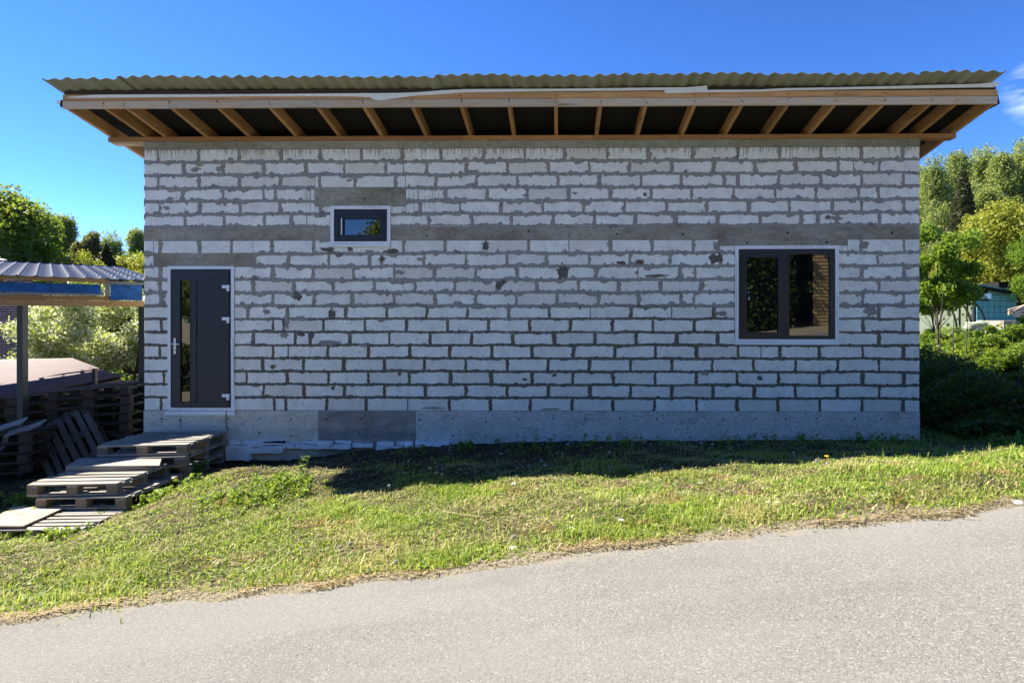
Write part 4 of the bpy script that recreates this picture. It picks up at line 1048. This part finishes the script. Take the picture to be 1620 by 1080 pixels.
tree_at('birchB', 1534, 262, 50, 'birch seen just right of the spruce tip', group=gR, rz=5.5, wscale=1.5)
tree_at('birchA', 1600, 262, 50, 'birch in the back row at the right', group=gR, rz=.7, wscale=1.6)
tree_at('birchB', 1562, 300, 34, 'birch lower on the slope left of the yellow-green maple', group=gR, rz=1.2, wscale=1.5)
for px_, py_, y_, lb_ in ((1435, 262, 42, 'birch hidden just behind the right wall edge'), (1395, 258, 44, 'birch behind the house, second from the right wall edge'), (1350, 262, 41, 'birch behind the house, third from the right wall edge'), (1415, 330, 46, 'low broad birch behind the house near the right wall edge')):
    tree_at('birchB', px_, py_, y_, lb_, group=gR, rz=px_*.01, wscale=1.5)
for px_, py_, y_, lb_ in ((262, 372, 36, 'tree hidden just behind the left wall edge'), (310, 368, 38, 'tree behind the house near the left wall edge')):
    tree_at('roundB', px_, py_, y_, lb_, group=gL, rz=px_*.01, wscale=1.1)
tree_at('spruce', 1524, 272, 29, 'dark narrow spruce standing among the birches right of the house')
tree_at('yellow', 1606, 318, 22, 'yellow-green maple above the teal shed', wscale=1.0)
tree_at('yellow', 1535, 385, 25, 'lower yellow-green maple between the spruce and the teal shed', wscale=.9, rz=2)
tree_at('roundB', 1640, 330, 19, 'bright green broadleaf tree at the right edge beside the maple', wscale=.6)
tree_at('near', 1482, 326, 7.5, 'bright green young maple with dark thin trunk beside the right house wall', rz=.5, wscale=.85)
tree_at('near', 1476, 395, 9.5, 'smaller young maple behind the first one near the right house wall', rz=2.5)
# left-hand side
tree_at('roundA', -42, 250, 24, 'tall dark green tree at the left edge of the photo', group=gL, rz=.2, wscale=.9)
tree_at('roundB', 22, 312, 27, 'large green tree behind the brick house roof', group=gL, rz=1.9, wscale=.62)
tree_at('roundB', 62, 336, 29, 'bright green tree right of the large dark one beyond the lean-to', group=gL, rz=3.0, wscale=.6)
tree_at('birchB', 103, 343, 33, 'airy birch beyond the lean-to, left of the bronze-leaved tree', group=gL, rz=4.0, wscale=1.1)
tree_at('brown', 139, 354, 32, 'bronze-leaved dome-shaped tree beyond the lean-to', group=gL, rz=.6, wscale=.5)
tree_at('birchA', 176, 374, 38, 'pale green birch right of the bronze-leaved tree', group=gL, rz=1.4, wscale=1.1)
tree_at('birchB', 216, 364, 40, 'thin pale birch next to the left house wall', group=gL, rz=5.4, wscale=1.1)
tree_at('spruce', 168, 392, 27, 'small dark conifer top above the lean-to ridge', group=gL, wscale=1.6)
tree_at('yellow', 122, 398, 24, 'low yellow-green tree above the lean-to ridge', group=gL, wscale=.6)
tree_at('yellow', 205, 404, 30, 'low yellow-green bush line above the lean-to near the house', group=gL, wscale=.9)
tree_at('roundA', 90, 420, 20, 'dark tree mass behind the blossoming tree', group=gL, wscale=1.6)
tree_at('roundA', 200, 440, 17, 'dark tree right behind the blossoming tree beside the house', group=gL, wscale=1.5)
# blossoming tree
bt = make_tree('blossoming_tree', 'round', 3.75, 4.9, 30000, .085, L['blossom'], M['bark'], 21, .15, .07, 34)
bt.location = (X0(140, 9), 9, -1.2); bt['label'] = 'spreading fruit tree covered in cream blossom behind the low brown roof'
bt2 = copy_tree(bt); bt2.location = (X0(215, 10.5), 10.5, -1.2); bt2.rotation_euler.z = 2.0; bt2.scale = (.9,.9,.95); bt2['label'] = 'second blossoming fruit tree, partly hidden by the left house wall'
# lit shrubs and dark undergrowth right of the house
gS = 'shrubs in the garden right of the house'
for i, (px, pt, y, lb) in enumerate(((1600,508,5.5,'sunlit shrub with pale young leaves at the right edge'), (1560,520,6.5,'sunlit low shrub in front of the teal shed'), (1520,528,8,'sunlit low shrub under the young maples'), (1478,518,9.5,'sunlit shrub next to the right house wall'), (1640,495,6.5,'tall sunlit shrub just beyond the right edge'), (1560,512,11,'low bush under the teal shed wall'), (1605,520,9,'bush between the teal shed and the sunlit shrub'), (1632,535,3.2,'shrub half outside the right edge'), (1585,548,3.6,'low leafy shrub at the edge of the shade'))):
    tree_at('shrub', px, pt, y, lb, 'shrub', group=gS, wscale=1.25, rz=i*1.3)
rng = np.random.default_rng(5)
def in_cloud(n, x0, x1, y0, y1, hmax, rng):
    x = rng.uniform(x0, x1, n); y = rng.uniform(y0, y1, n); h_ = hmax*rng.random(n)**.8*(.55+.45*np.sin(x*1.9+y*1.1)*np.sin(y*2.3-x)); return np.stack([x, y, gz(x, y)+np.abs(h_)], -1)
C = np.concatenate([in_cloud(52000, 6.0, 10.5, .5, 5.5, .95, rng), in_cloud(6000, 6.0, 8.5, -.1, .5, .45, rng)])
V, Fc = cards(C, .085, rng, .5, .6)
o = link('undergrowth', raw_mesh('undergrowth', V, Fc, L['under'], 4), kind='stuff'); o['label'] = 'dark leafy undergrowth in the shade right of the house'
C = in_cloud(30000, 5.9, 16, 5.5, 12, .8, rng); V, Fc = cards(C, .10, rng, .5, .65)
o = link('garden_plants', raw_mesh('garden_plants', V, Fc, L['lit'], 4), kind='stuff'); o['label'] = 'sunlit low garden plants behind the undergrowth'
C = np.concatenate([in_cloud(16000, -12, -4.4, 1.5, 6, .5, rng), in_cloud(20000, -30, -6.5, 9, 24, 1.0, rng)]); V, Fc = cards(C, .09, rng, .5, .6)
o = link('meadow_plants', raw_mesh('meadow_plants', V, Fc, L['lit'], 4), kind='stuff'); o['label'] = 'green meadow plants beyond the sheds'
# thin saplings with a few large leaves
M['bigleaf'] = leafmat('sapling_leaf', [(.09,.13,.02), (.15,.17,.035), (.20,.19,.05)], .4)
def sapling(px, pb, pt, y, leaves, label):
    root = thing('sapling', label, 'sapling', Wy(px, pb, y), 'saplings right of the house')
    A = Vector(Wy(px, pb, y)); A.z = float(gz(A.x, A.y)); B = Vector(Wy(px+R.uniform(-6, 6), pt, y)); mb = MB()
    mb.tube([A, A.lerp(B, .5)+Vector((R.uniform(-.04, .04), 0, 0)), B], [.016, .012, .005], 6); obj('stem', mb, M['bark'], root)
    for (lx, lz, sz) in leaves:
        c_ = Vector(Wy(lx, lz, y-.05)); r_ = sz/900*(y-CAMY); mb = MB(); t0 = R.uniform(-.6, .6); tip = R.uniform(-2.2, -.9)
        prof = [(0,0), (.35,.42), (.75,.5), (1.2,.38), (1.55,.14), (1.75,0)]
        d = Vector((math.cos(tip), R.uniform(-.3, .3), math.sin(tip))).normalized(); s_ = Vector((-d.z, R.uniform(-.5, .5), d.x)).normalized()
        L_ = [c_+d*(a-.9)*r_+s_*b*r_ for a, b in prof]; Rr = [c_+d*(a-.9)*r_-s_*b*r_+Vector((0,.02,0)) for a, b in prof[1:-1]]
        mid = [c_+d*(a-.9)*r_+Vector((0,.012,0)) for a, b in prof[1:-1]]
        mb.v = [tuple(p_) for p_ in L_+Rr+mid]; nL = 6
        m0 = nL+4; mb.f = [(0,1,m0), (0,m0,nL)]+[(k+1,k+2,m0+k+1,m0+k) for k in range(3)]+[(m0+k,m0+k+1,nL+k+1,nL+k) for k in range(3)]+[(4,5,m0+3), (m0+3,5,nL+3)]
        obj('leaf', mb, M['bigleaf'], root)
sapling(1612, 680, 560, .8, [(1572,582,6), (1589,601,6), (1583,621,7), (1556,580,3), (1600,625,4), (1582,592,3), (1597,640,3)], 'sapling at the right edge with large yellowish leaves')
sapling(1508, 565, 482, 5.5, [(1502,497,5), (1511,488,3), (1500,514,4), (1516,505,3)], 'thin dark sapling with heart-shaped leaves against the white greenhouse')
sapling(1527, 565, 492, 5.8, [(1530,502,3), (1524,498,3), (1536,500,3)], 'thin bare sapling in front of the teal shed corner')
sapling(1487, 600, 455, 6.0, [(1480,500,4), (1494,505,3)], 'dark straight sapling trunk nearest the right house wall')

# ------------------------------------------------------------------ teal shed, greenhouse, wood pile
sy = 20
ts = thing('teal_shed', 'small teal-painted panelled shed with a dark sloping roof behind the shrubs', 'shed', (X0(1575, sy), sy, .3))
t = NT('teal_paint', .7, .3); c = t.mix(t.rng(t.noise(t.pos(), 1.5, 5), .35, .65), (.11,.34,.33), (.16,.43,.41)); t.col(c); M['teal'] = t.m
xa_, xb_ = X0(1545.5, sy), X0(1608, sy); zb_, za_ = Z0(512, 1575, sy), Z0(447, 1575, sy); 
mb = MB(); mb.box(xa_, xb_, sy+.03, sy+3, -.4, zb_+1.3); obj('wall', mb, M['post'], ts)
st_ = .29; nX = int((xb_-xa_)/st_); nZ = 8
for i in range(nX+1):
    for j in range(nZ):
        x0, x1 = xa_+i*st_, min(xb_, xa_+(i+1)*st_-.022); z0 = zb_-.3+j*st_; z1 = z0+st_-.022
        ztop_ = za_-.1-(x0-xa_)*.14
        if z0 > ztop_-.05: continue
        if X0(1547, sy) < (x0+x1)/2 < X0(1567, sy) and Z0(473, 1560, sy) < (z0+z1)/2 < Z0(463, 1560, sy)+.05: continue
        if x1-x0 < .05: continue
        mb = MB(); mb.box(x0, x1, sy-.0, sy+.025, z0, min(z1, ztop_)); obj('wall_panel', mb, M['teal'], ts)
mb = MB(); a, b = Wy(1547, 472, sy), Wy(1568, 464, sy); mb.box(a[0], b[0], sy-.02, sy+.02, a[2], b[2]); obj('window', mb, M['glass'], ts)
a, b = Wy(1530, 448, sy-.5), Wy(1607, 461, sy-.5); mb = MB()
mb.hexa([(a[0], sy-.5, a[2]-.10), (b[0], sy-.5, b[2]-.10), (b[0], sy+3.3, b[2]-.10), (a[0], sy+3.3, a[2]-.10), (a[0], sy-.5, a[2]), (b[0], sy-.5, b[2]), (b[0], sy+3.3, b[2]), (a[0], sy+3.3, a[2])]); obj('roof', mb, M['soffit'], ts)
a, b = Wy(1580, 455, sy+.6), Wy(1622, 446, sy+.6); mb = MB(); mb.box(a[0], b[0]+.8, sy+.6, sy+3, a[2]-.3, b[2]); obj('rear_roof', mb, M['soffit'], ts)
gy_ = 17; gh = thing('greenhouse', 'white film greenhouse on dark curved hoops beside the teal shed', 'greenhouse', (X0(1515, gy_), gy_, .2))
M['film'] = leafmat('greenhouse_film', [(.88,.90,.90), (.90,.90,.90)], .75)
xg0, xg1 = X0(1452, gy_), X0(1545, gy_); zt_ = Z0(463, 1515, gy_)
mb = MB(); mb.box(xg0, xg1, gy_+.3, gy_+.34, -.2, zt_); obj('film_wall', mb, M['film'], gh)
for (pxc, rpx) in ((1500, 60), (1490, 48), (1478, 36)):
    mb = MB(); pts = [Wy(pxc+rpx*math.sin(k/12*math.pi/2), 520-58*math.cos(k/12*math.pi/2)+ (60-rpx)*.3, gy_-.1) for k in range(13)]; mb.tube(pts, .045, 6); obj('hoop', mb, M['post'], gh)
for px in (1519, 1531, 1543):
    mb = MB(); p = Wy(px, 466, gy_+.2); mb.box(p[0]-.03, p[0]+.03, gy_+.2, gy_+.26, -.2, p[2]); obj('upright', mb, M['post'], gh)
mb = MB(); n = 9
for k in range(40):
    p = Wy(1532+R.uniform(0, 34), 515+R.uniform(-6, 4), 14); mb.ball(p, R.uniform(.05, .14), 7, 5, (1.5, 1, .6))
o = obj('plastic_sheeting', mb, M['film'], smooth=False); tag(o, 'crumpled heap of white plastic sheeting at the foot of the teal shed', 'plastic sheet')
wp = thing('wood_pile', 'pile of cut boards and branches at the right edge by the teal shed', 'wood pile', Wy(1612, 505, 14))
for k in range(11):
    a = Wy(1594+R.uniform(0, 14), 499-k*1.0+R.uniform(-2, 2), 14); b = Wy(1640, 490-k*2.0+R.uniform(-4, 8), 14.6); mb = MB(); mb.beam(a, b, .05, .05); obj('plank', mb, M['wood_pale'], wp)
mb = MB(); p = Wy(1612, 512, 14.3); mb.box(p[0]-.6, p[0]+1.2, p[1], p[1]+1, p[2]-.8, p[2]+.12); obj('log_stack', mb, M['pallet'], wp)

# ------------------------------------------------------------------ across the road (seen in the window panes)
nb_ = thing('neighbour_house', 'yellow timber-clad house across the road, mirrored in the big window', 'house', (12, -16, 1))
M['siding'] = flat('yellow_siding', (.46,.33,.15), .8, var=.08)
nx0, ny0 = 10.5, -15.0
for k in range(26):
    z = .95+.145*k; mb = MB(); mb.hexa([(nx0, ny0-.03, z), (nx0+9, ny0-.03, z), (nx0+9, ny0+.022, z), (nx0, ny0+.022, z), (nx0, ny0-.03, z+.14), (nx0+9, ny0-.03, z+.14), (nx0+9, ny0, z+.14), (nx0, ny0, z+.14)]); obj('siding_board', mb, M['siding'], nb_)
mb = MB(); mb.hexa([(nx0+6, ny0-7, .2), (nx0+15, ny0-7, .2), (nx0+8.98, ny0-.031, .2), (nx0+.02, ny0-.031, .2), (nx0+6, ny0-7, 4.7), (nx0+15, ny0-7, 4.7), (nx0+8.98, ny0-.031, 4.7), (nx0+.02, ny0-.031, 4.7)]); obj('wall', mb, M['siding'], nb_)
mb = MB(); mb.box(nx0-.02, nx0+9.02, ny0-.3, ny0+.03, -.6, .93); obj('plinth', mb, M['conc_light'], nb_)
wx = nx0+.85; f_ = obj('window', frame_mb(wx, wx+1.0, 1.95, 3.35, .12, ny0+.02, ny0+.06), M['wood_plate'], nb_)
mb = MB(); mb.box(wx+.1, wx+.9, ny0+.02, ny0+.035, 2.05, 3.25); obj('pane', mb, M['glass'], f_)
mb = MB(); mb.prism([(nx0-.3, 4.72), (nx0+9.6, 4.72), (nx0+4.5, 7.2)], ny0-4, ny0+.5); obj('roof', mb, M['pallet_dark'], nb_)
gB = 'trees across the road behind the viewer'
for i, (x, y, s__) in enumerate(((13.0,-21.5,2.4), (15.2,-25,3.0), (11.6,-19.5,2.0), (17.5,-27,3.2))):
    o = place(T['shrub'], (x, y, float(zroad(x))-.2), i*1.7, ['large shrub', 'tall shrub', 'smaller shrub', 'farthest shrub'][i]+' behind the corner of the yellow house across the road', 'shrubs by the yellow house', sc=(s__,)*3); o['category'] = 'shrub'
for i, (x, y, h_, k) in enumerate(((-14.6,-24,6.9,'roundA'), (-7.3,-22,9.6,'roundA'), (-2,-23,12,'roundA'), (3.5,-21,12.5,'roundA'), (7.6,-18.5,9,'roundB'), (8.5,-24,14,'roundA'), (-20,-26,10,'roundA'), (14,-30,14,'roundA'), (5.6,-17.5,6.5,'roundA'), (-27,-28,12,'roundA'))):
    o = place(T[k], (x, y, float(zroad(x))), i*1.1, ['tall dark tree', 'round dark tree', 'broad green tree'][i % 3]+' across the road, number of trunks '+['one', 'single'][i % 2], gB, sc=(h_/10.6,)*3); o['label'] = ['far left broad tree', 'left broad tree', 'middle tall tree', 'tall tree by the yellow house', 'bright tree touching the yellow house', 'tree behind the yellow house corner', 'outermost left tree', 'tree beyond the yellow house', 'small tree in front of the yellow house', 'last tree at the far left'][i]+' across the road'
    o['category'] = 'tree'
C = in_cloud(90000, -25, 9.7, -18.5, -14.5, 2.0, rng); C[:, 2] = zroad(C[:, 0])+rng.random(len(C))*(1.9+2.4*smooth((C[:, 0]-2)/3)); V, Fc = cards(C, .20, rng, .4, .8)
o = link('hedge_mass', raw_mesh('hedge_mass', V, Fc, L['under'], 4), kind='stuff'); o['label'] = 'dark hedge across the road'

# ------------------------------------------------------------------ grass
def blades(P, h, rng, wdt=.0045, lean=.55, down=0.0):
    n = len(P); a = rng.random(n)*2*math.pi; d = np.stack([np.cos(a), np.sin(a), np.zeros(n)], -1); s_ = np.stack([-np.sin(a), np.cos(a), np.zeros(n)], -1)
    ln = (lean*rng.random(n))[:, None]; hh = h[:, None]; up = np.array([0, 0, 1.0])
    w_ = (wdt*rng.uniform(.7, 1.4, n))[:, None]
    m = P+up*hh*.55+d*hh*ln*.35; tp = P+up*hh*(1-ln*.45)*(1-down)+d*hh*ln*1.15
    V = np.stack([P-s_*w_, P+s_*w_, m+s_*w_*.75, m-s_*w_*.75, tp], 1).reshape(-1, 3)
    b = (np.arange(n)*5)[:, None]; Fc = np.concatenate([b+0, b+1, b+2, b+3, b+3, b+2, b+4], 1).reshape(-1)
    return V, Fc, np.tile([4, 3], n)
def hidden(x, y):                                    # no grass through pallets, walls or the road
    return ((y > -.02) & (x > XL-.3) & (x < XR+.02)) | (y < yedge(x)+.02) | ((x < -4.95) & (x > -6.5) & (y > -2.1) & (y < 0)) | ((y > -1.3)&(x < -6.2)&(rng.random(len(x)) < .75))
N = 560000
gx_ = rng.uniform(-7.6, 9.0, N); gy_2 = rng.uniform(-4.95, .9, N)
d_ = np.hypot(gx_, gy_2-CAMY); keep = (rng.random(N) < np.clip(1.9-d_*.16, .32, 1))&~hidden(gx_, gy_2)
pn = np.sin(gx_*1.9+1.3*np.sin(gy_2*2.1))*np.sin(gy_2*2.7+gx_*.8)+.5*np.sin(gx_*5.3+gy_2*4.1)
keep &= rng.random(N) < np.clip(.60+.42*pn, .10, 1)
shz = gy_2 > -2.3-.12*gx_*(gx_ < 0)+.0; keep &= ~((gy_2 > -2.35)&(gx_ < 5.8)&(gx_ > -4.2)&(rng.random(N) < np.where(gx_ > .5, .35, .62)))
soilz = (gx_ < 1.5)&(gx_ > -5)&(gy_2 > -1.0+.25*np.sin(gx_*3)); keep &= ~(soilz&(rng.random(N) < .80))
gx_, gy_2 = gx_[keep], gy_2[keep]; n = len(gx_); print('blades', n)
edge = np.exp(-((gy_2-yedge(gx_)-.18)/.16)**2)
hh = .018+.026*rng.random(n)**1.5+.040*np.clip(pn[keep]-.1, 0, 1)*rng.random(n)+.045*edge*rng.random(n)
hh = np.where(rng.random(n) < .03, hh*2.2, hh)
V, Fc, tot = blades(np.stack([gx_, gy_2, gz(gx_, gy_2)-.006], -1), hh, rng, .0044, 1.25)
o = link('grass', raw_mesh('grass', V, Fc, M['grass'], tot), kind='stuff'); o['label'] = 'short sunlit grass of the road verge'
# dry straw lying about
n = 36000; x = rng.uniform(-7.4, 8.5, n); y = rng.uniform(-4.98, .1, n); k = ~hidden(x, y); k &= rng.random(n) < np.clip(.55-.45*(np.sin(x*1.9+1.3*np.sin(y*2.1))*np.sin(y*2.7+x*.8)), .1, 1)
x, y = x[k], y[k]; n = len(x)
a = rng.random(n)*6.28; l_ = rng.uniform(.010, .042, n); z = gz(x, y)+.006+.014*rng.random(n)
A_ = np.stack([x-np.cos(a)*l_, y-np.sin(a)*l_, z], -1); B_ = np.stack([x+np.cos(a)*l_, y+np.sin(a)*l_, z+rng.uniform(-.01, .02, n)], -1); s_ = np.stack([-np.sin(a), np.cos(a), np.zeros(n)], -1)*.0019
V = np.stack([A_-s_, A_+s_, B_+s_, B_-s_], 1).reshape(-1, 3)
o = link('dry_straw', raw_mesh('dry_straw', V, np.arange(4*n), M['straw'], 4), kind='stuff'); o['label'] = 'dry mown straw lying in the verge'
# ragged grass fringe over the asphalt edge
n = 34000; x = rng.uniform(-7, 8, n); y = yedge(x)+rng.normal(.03, .045, n)-.05*np.clip(np.sin(x*2.9)*np.sin(x*7.7+1), 0, 1); km = rng.random(n) < np.clip(.42+.5*np.sin(x*3.3+.7*np.sin(x*8)), .12, 1); x = x[km]; y = y[km]; n = len(x); a = rng.uniform(-2.6, -.5, n); l_ = rng.uniform(.01, .05, n); z = np.maximum(gz(x, y), zroad(x)-.0)+.004
A_ = np.stack([x, y, z+.004], -1); B_ = np.stack([x+np.cos(a)*l_, y+np.sin(a)*l_*.7, np.full(n, 0)+zroad(x)+.012+.012*rng.random(n)], -1); s_ = np.stack([-np.sin(a), np.cos(a), np.zeros(n)], -1)*.003
V = np.stack([A_-s_, A_+s_, B_+s_*.4, B_-s_*.4], 1).reshape(-1, 3)
o = link('edge_straw', raw_mesh('edge_straw', V, np.arange(4*n), M['straw'], 4), kind='stuff'); o['label'] = 'dry clippings along the asphalt edge'
# low clover-like leaves between the blades
n = 46000; x = rng.uniform(-7.6, 9, n); y = rng.uniform(-4.9, .6, n); q_ = np.sin(x*2.7+2*np.sin(y*1.7+1))*np.sin(y*3.9-x*1.2+.5*np.sin(x*5)); k = ~hidden(x, y)&(rng.random(n) < np.clip(q_*1.3, .04, 1))&~((y > -2.2)&(x < 5.5)&(rng.random(n) < .75)); x, y = x[k], y[k]
C = np.stack([x, y, gz(x, y)+.012+.03*rng.random(len(x))], -1); V, Fc = cards(C, .026, rng, .7, .8)
o = link('clover', raw_mesh('clover', V, Fc, M['weed'], 4), kind='stuff'); o['label'] = 'low clover-like leaves growing among the grass'
# tufts of taller grass and leafy weeds
def tuft(px, py, n, hmax, spread, label, mat=None, wdt=.005):
    q = on_ground(px, py); P = np.stack([q[0]+rng.normal(size=n)*spread, q[1]+rng.normal(size=n)*spread*.6, np.zeros(n)], -1); P[:, 2] = gz(P[:, 0], P[:, 1])-.005
    V, Fc, tot = blades(P, hmax*rng.uniform(.35, 1, n), rng, wdt, .7); me = raw_mesh('grass_tuft', V-np.array(q), Fc, mat or M['grass'], tot)
    o = bpy.data.objects.new('grass_tuft', me); COL.objects.link(o); o.location = q; tag(o, label, 'grass tuft', 'taller grass tufts in the verge')
tuft(940, 752, 40, .19, .10, 'tall grass tuft in the middle of the shadow edge')
tuft(1415, 716, 46, .24, .14, 'tallest grass tuft at the shadow edge below the right house corner')
tuft(1350, 722, 30, .15, .14, 'grass tuft in the shadow edge right of the yellow dandelion')
tuft(1452, 702, 26, .20, .09, 'narrow grass tuft by the foot of the right house corner')
tuft(1570, 692, 26, .16, .12, 'grass tuft on the bank at the far right')
tuft(700, 770, 34, .11, .09, 'grass tuft under the white seed heads left of centre')
tuft(620, 792, 34, .10, .12, 'grass tuft at the front left of the roof shadow')
tuft(500, 895, 60, .10, .16, 'dark grass tuft near the asphalt, left of centre')
tuft(160, 945, 90, .11, .28, 'thick grass tuft at the asphalt edge at the lower left')
tuft(760, 850, 60, .10, .2, 'grass tuft near the asphalt in the middle')
tuft(1230, 815, 70, .10, .25, 'grass tuft near the asphalt, right of centre')
def weeds(px, py, n, hmax, spread, label, leaf=.035, at=None):
    q = np.array(on_ground(px, py) if at is None else (at[0], at[1], float(gz(*at)))); ns_ = max(4, n//14); V = []; Fc = []; base = 0
    st = q+np.stack([rng.normal(size=ns_)*spread, rng.normal(size=ns_)*spread*.6, np.zeros(ns_)], -1); st[:, 2] = gz(st[:, 0], st[:, 1])
    k = rng.integers(0, ns_, n); hh_ = hmax*rng.uniform(.15, 1, n)*rng.uniform(.5, 1, ns_)[k]
    C = st[k]+np.stack([rng.normal(size=n)*.025, rng.normal(size=n)*.025, hh_], -1); V, Fc = cards(C-q, leaf, rng, .6, .7)
    root = thing('weed', label, 'weed', tuple(q), 'leafy weeds in the verge')
    link('leaves', raw_mesh('leaves', V, Fc, M['weed'], 4), root).location = (0, 0, 0)
    mb = MB()
    for j in range(min(ns_, 14)): mb.tube([tuple(st[j]-q), tuple(st[j]-q+np.array([rng.normal()*.015, 0, hmax*.8]))], [.003, .0015], 4)
    obj('stems', mb, M['weed'], root, 'stuff').location = (0, 0, 0)
weeds(450, 768, 900, .13, .22, 'leafy weed patch on the mound left of the roof shadow')
weeds(478, 752, 60, .26, .03, 'single upright weed on top of the mound', .04)
weeds(395, 790, 900, .10, .26, 'nettle patch on the slope right of the pallet steps')
weeds(300, 750, 130, .16, .12, 'broad-leaved weeds growing beside the middle pallets', .07)
weeds(262, 775, 90, .14, .07, 'broad-leaved weed at the side of the lower pallet', .08)
weeds(0, 0, 300, .24, .18, 'broad-leaved weeds in front of the middle pallet step', .055, at=(-6.25, -2.12))
weeds(0, 0, 170, .14, .16, 'weeds growing between the flat pallet and the middle step', .05, at=(-5.45, -2.0))
weeds(0, 0, 260, .16, .16, 'weeds at the right side of the lower pallets', .05, at=(-4.78, -1.75))
weeds(0, 0, 300, .12, .22, 'weeds in front of the flat pallet at the lower left', .04, at=(-5.3, -2.75))
weeds(30, 795, 500, .10, .20, 'low weeds at the left edge beside the pallet steps')
weeds(180, 812, 240, .08, .14, 'small weeds around the flat pallet', .035)
weeds(1385, 712, 60, .15, .05, 'upright weed at the shadow edge below the right part of the wall', .04)
weeds(980, 748, 90, .06, .05, 'low round-leaved weed at the shadow edge right of centre', .03)
weeds(860, 704, 260, .15, .5, 'long fringe of dark weeds along the plinth in the middle', .035)
weeds(1290, 702, 260, .15, .4, 'dark weeds along the plinth below the big window', .035)
weeds(735, 712, 130, .17, .09, 'dark weed clump at the foundation in the middle', .05)
weeds(960, 706, 160, .16, .30, 'row of dark weeds along the foundation right of centre', .04)
weeds(1180, 704, 130, .16, .28, 'dark weeds along the foundation left of the big window', .04)
weeds(1400, 700, 300, .16, .35, 'dark weeds along the foundation near the right corner', .04)
weeds(1598, 700, 400, .14, .25, 'bright leafy weeds on the bank at the right edge', .045)
weeds(640, 716, 120, .10, .22, 'shaded weeds in the soil in front of the foam boards', .03)
# dandelions
M['yellow_petal'] = flat('dandelion_yellow', (.85,.55,.02), .6); M['seed'] = flat('seed_head', (.42,.41,.36), .95)
def dandelion(px, pyh, kind, stem, label, lean=0):
    pyg = pyh; 
    q = None; y = -5.0
    while y < 1:                                     # ground point whose stem tip lands on the pixel
        p = Wy(px, pyh, y); x = p[0]
        if p[2]-float(gz(x-lean, y)) <= stem: q = (x-lean, y, float(gz(x-lean, y))); break
        y += .01
    if q is None: return
    root = thing('dandelion', label, 'dandelion', q, local=True); tip = (lean, 0, stem)
    mb = MB(); mb.tube([(0,0,0), (lean*.35, 0, stem*.55), tip], .0028, 5); obj('stem', mb, M['weed'], root)
    mb = MB()
    if kind == 'y': 
        for k in range(26):
            a = k*2.4; r_ = .026*(.4+.6*((k*7) % 26)/26); mb.beam(tip, (tip[0]+r_*math.cos(a), tip[1]+r_*math.sin(a), tip[2]+.012), .007, .002)
        obj('flower', mb, M['yellow_petal'], root)
    else:
        mb.ball(tip, .008, 6, 4)
        for k in range(60):
            v = Vector((R.gauss(0, 1), R.gauss(0, 1), R.gauss(0, 1))).normalized()*.017; mb.beam(tip, tuple(Vector(tip)+v), .0035, .0035)
        obj('seed_head', mb, M['seed'], root)
dandelion(1308, 723, 'y', .07, 'yellow dandelion flower at the shadow edge below the big window')
dandelion(120, 802, 'y', .05, 'yellow dandelion flower between the pallet steps and the flat pallet')
dandelion(964, 715, 's', .19, 'white seed head on a leaning stem against the dark shadow', -.05)
dandelion(680, 740, 's', .17, 'highest white seed head of the three left of centre', -.05)
dandelion(690, 747, 's', .12, 'middle white seed head of the three left of centre', .0)
dandelion(699, 750, 's', .11, 'lowest white seed head of the three left of centre', .0)
dandelion(554, 860, 's', .04, 'white seed head low in the sunlit grass left of centre')
dandelion(538, 865, 's', .03, 'small white seed head just left of another in the grass')
dandelion(626, 889, 's', .04, 'white seed head near the asphalt edge left of centre')
dandelion(812, 849, 's', .05, 'white seed head near the asphalt at the centre')
dandelion(1292, 728, 's', .05, 'white seed head just left of the yellow dandelion')
dandelion(616, 768, 's', .10, 'thin seed head in the roof shadow left of centre', .02)
# dry twigs in the shaded soil
for (a, b, c_) in (((508,732),(560,742),(595,744)), ((540,764),(600,752),(650,742)), ((470,728),(490,738),(520,745)), ((515,782),(524,775),(525,762)), ((585,735),(610,727),(640,722)), ((560,770),(545,765),(520,772)), ((1300,826),(1330,828),(1360,826)), ((700,812),(735,818),(765,822))):
    pts = [Vector(on_ground(*p))+Vector((0,0,.02)) for p in (a, b, c_)]; mb = MB(); mb.tube(pts, [.004, .0035, .002], 4); o = obj('dry_stalk', mb, M['twig'] if a[1] < 800 else M['straw']); tag(o, 'long dry stalk lying on the ground', 'stalk', 'dry stalks lying on the ground')
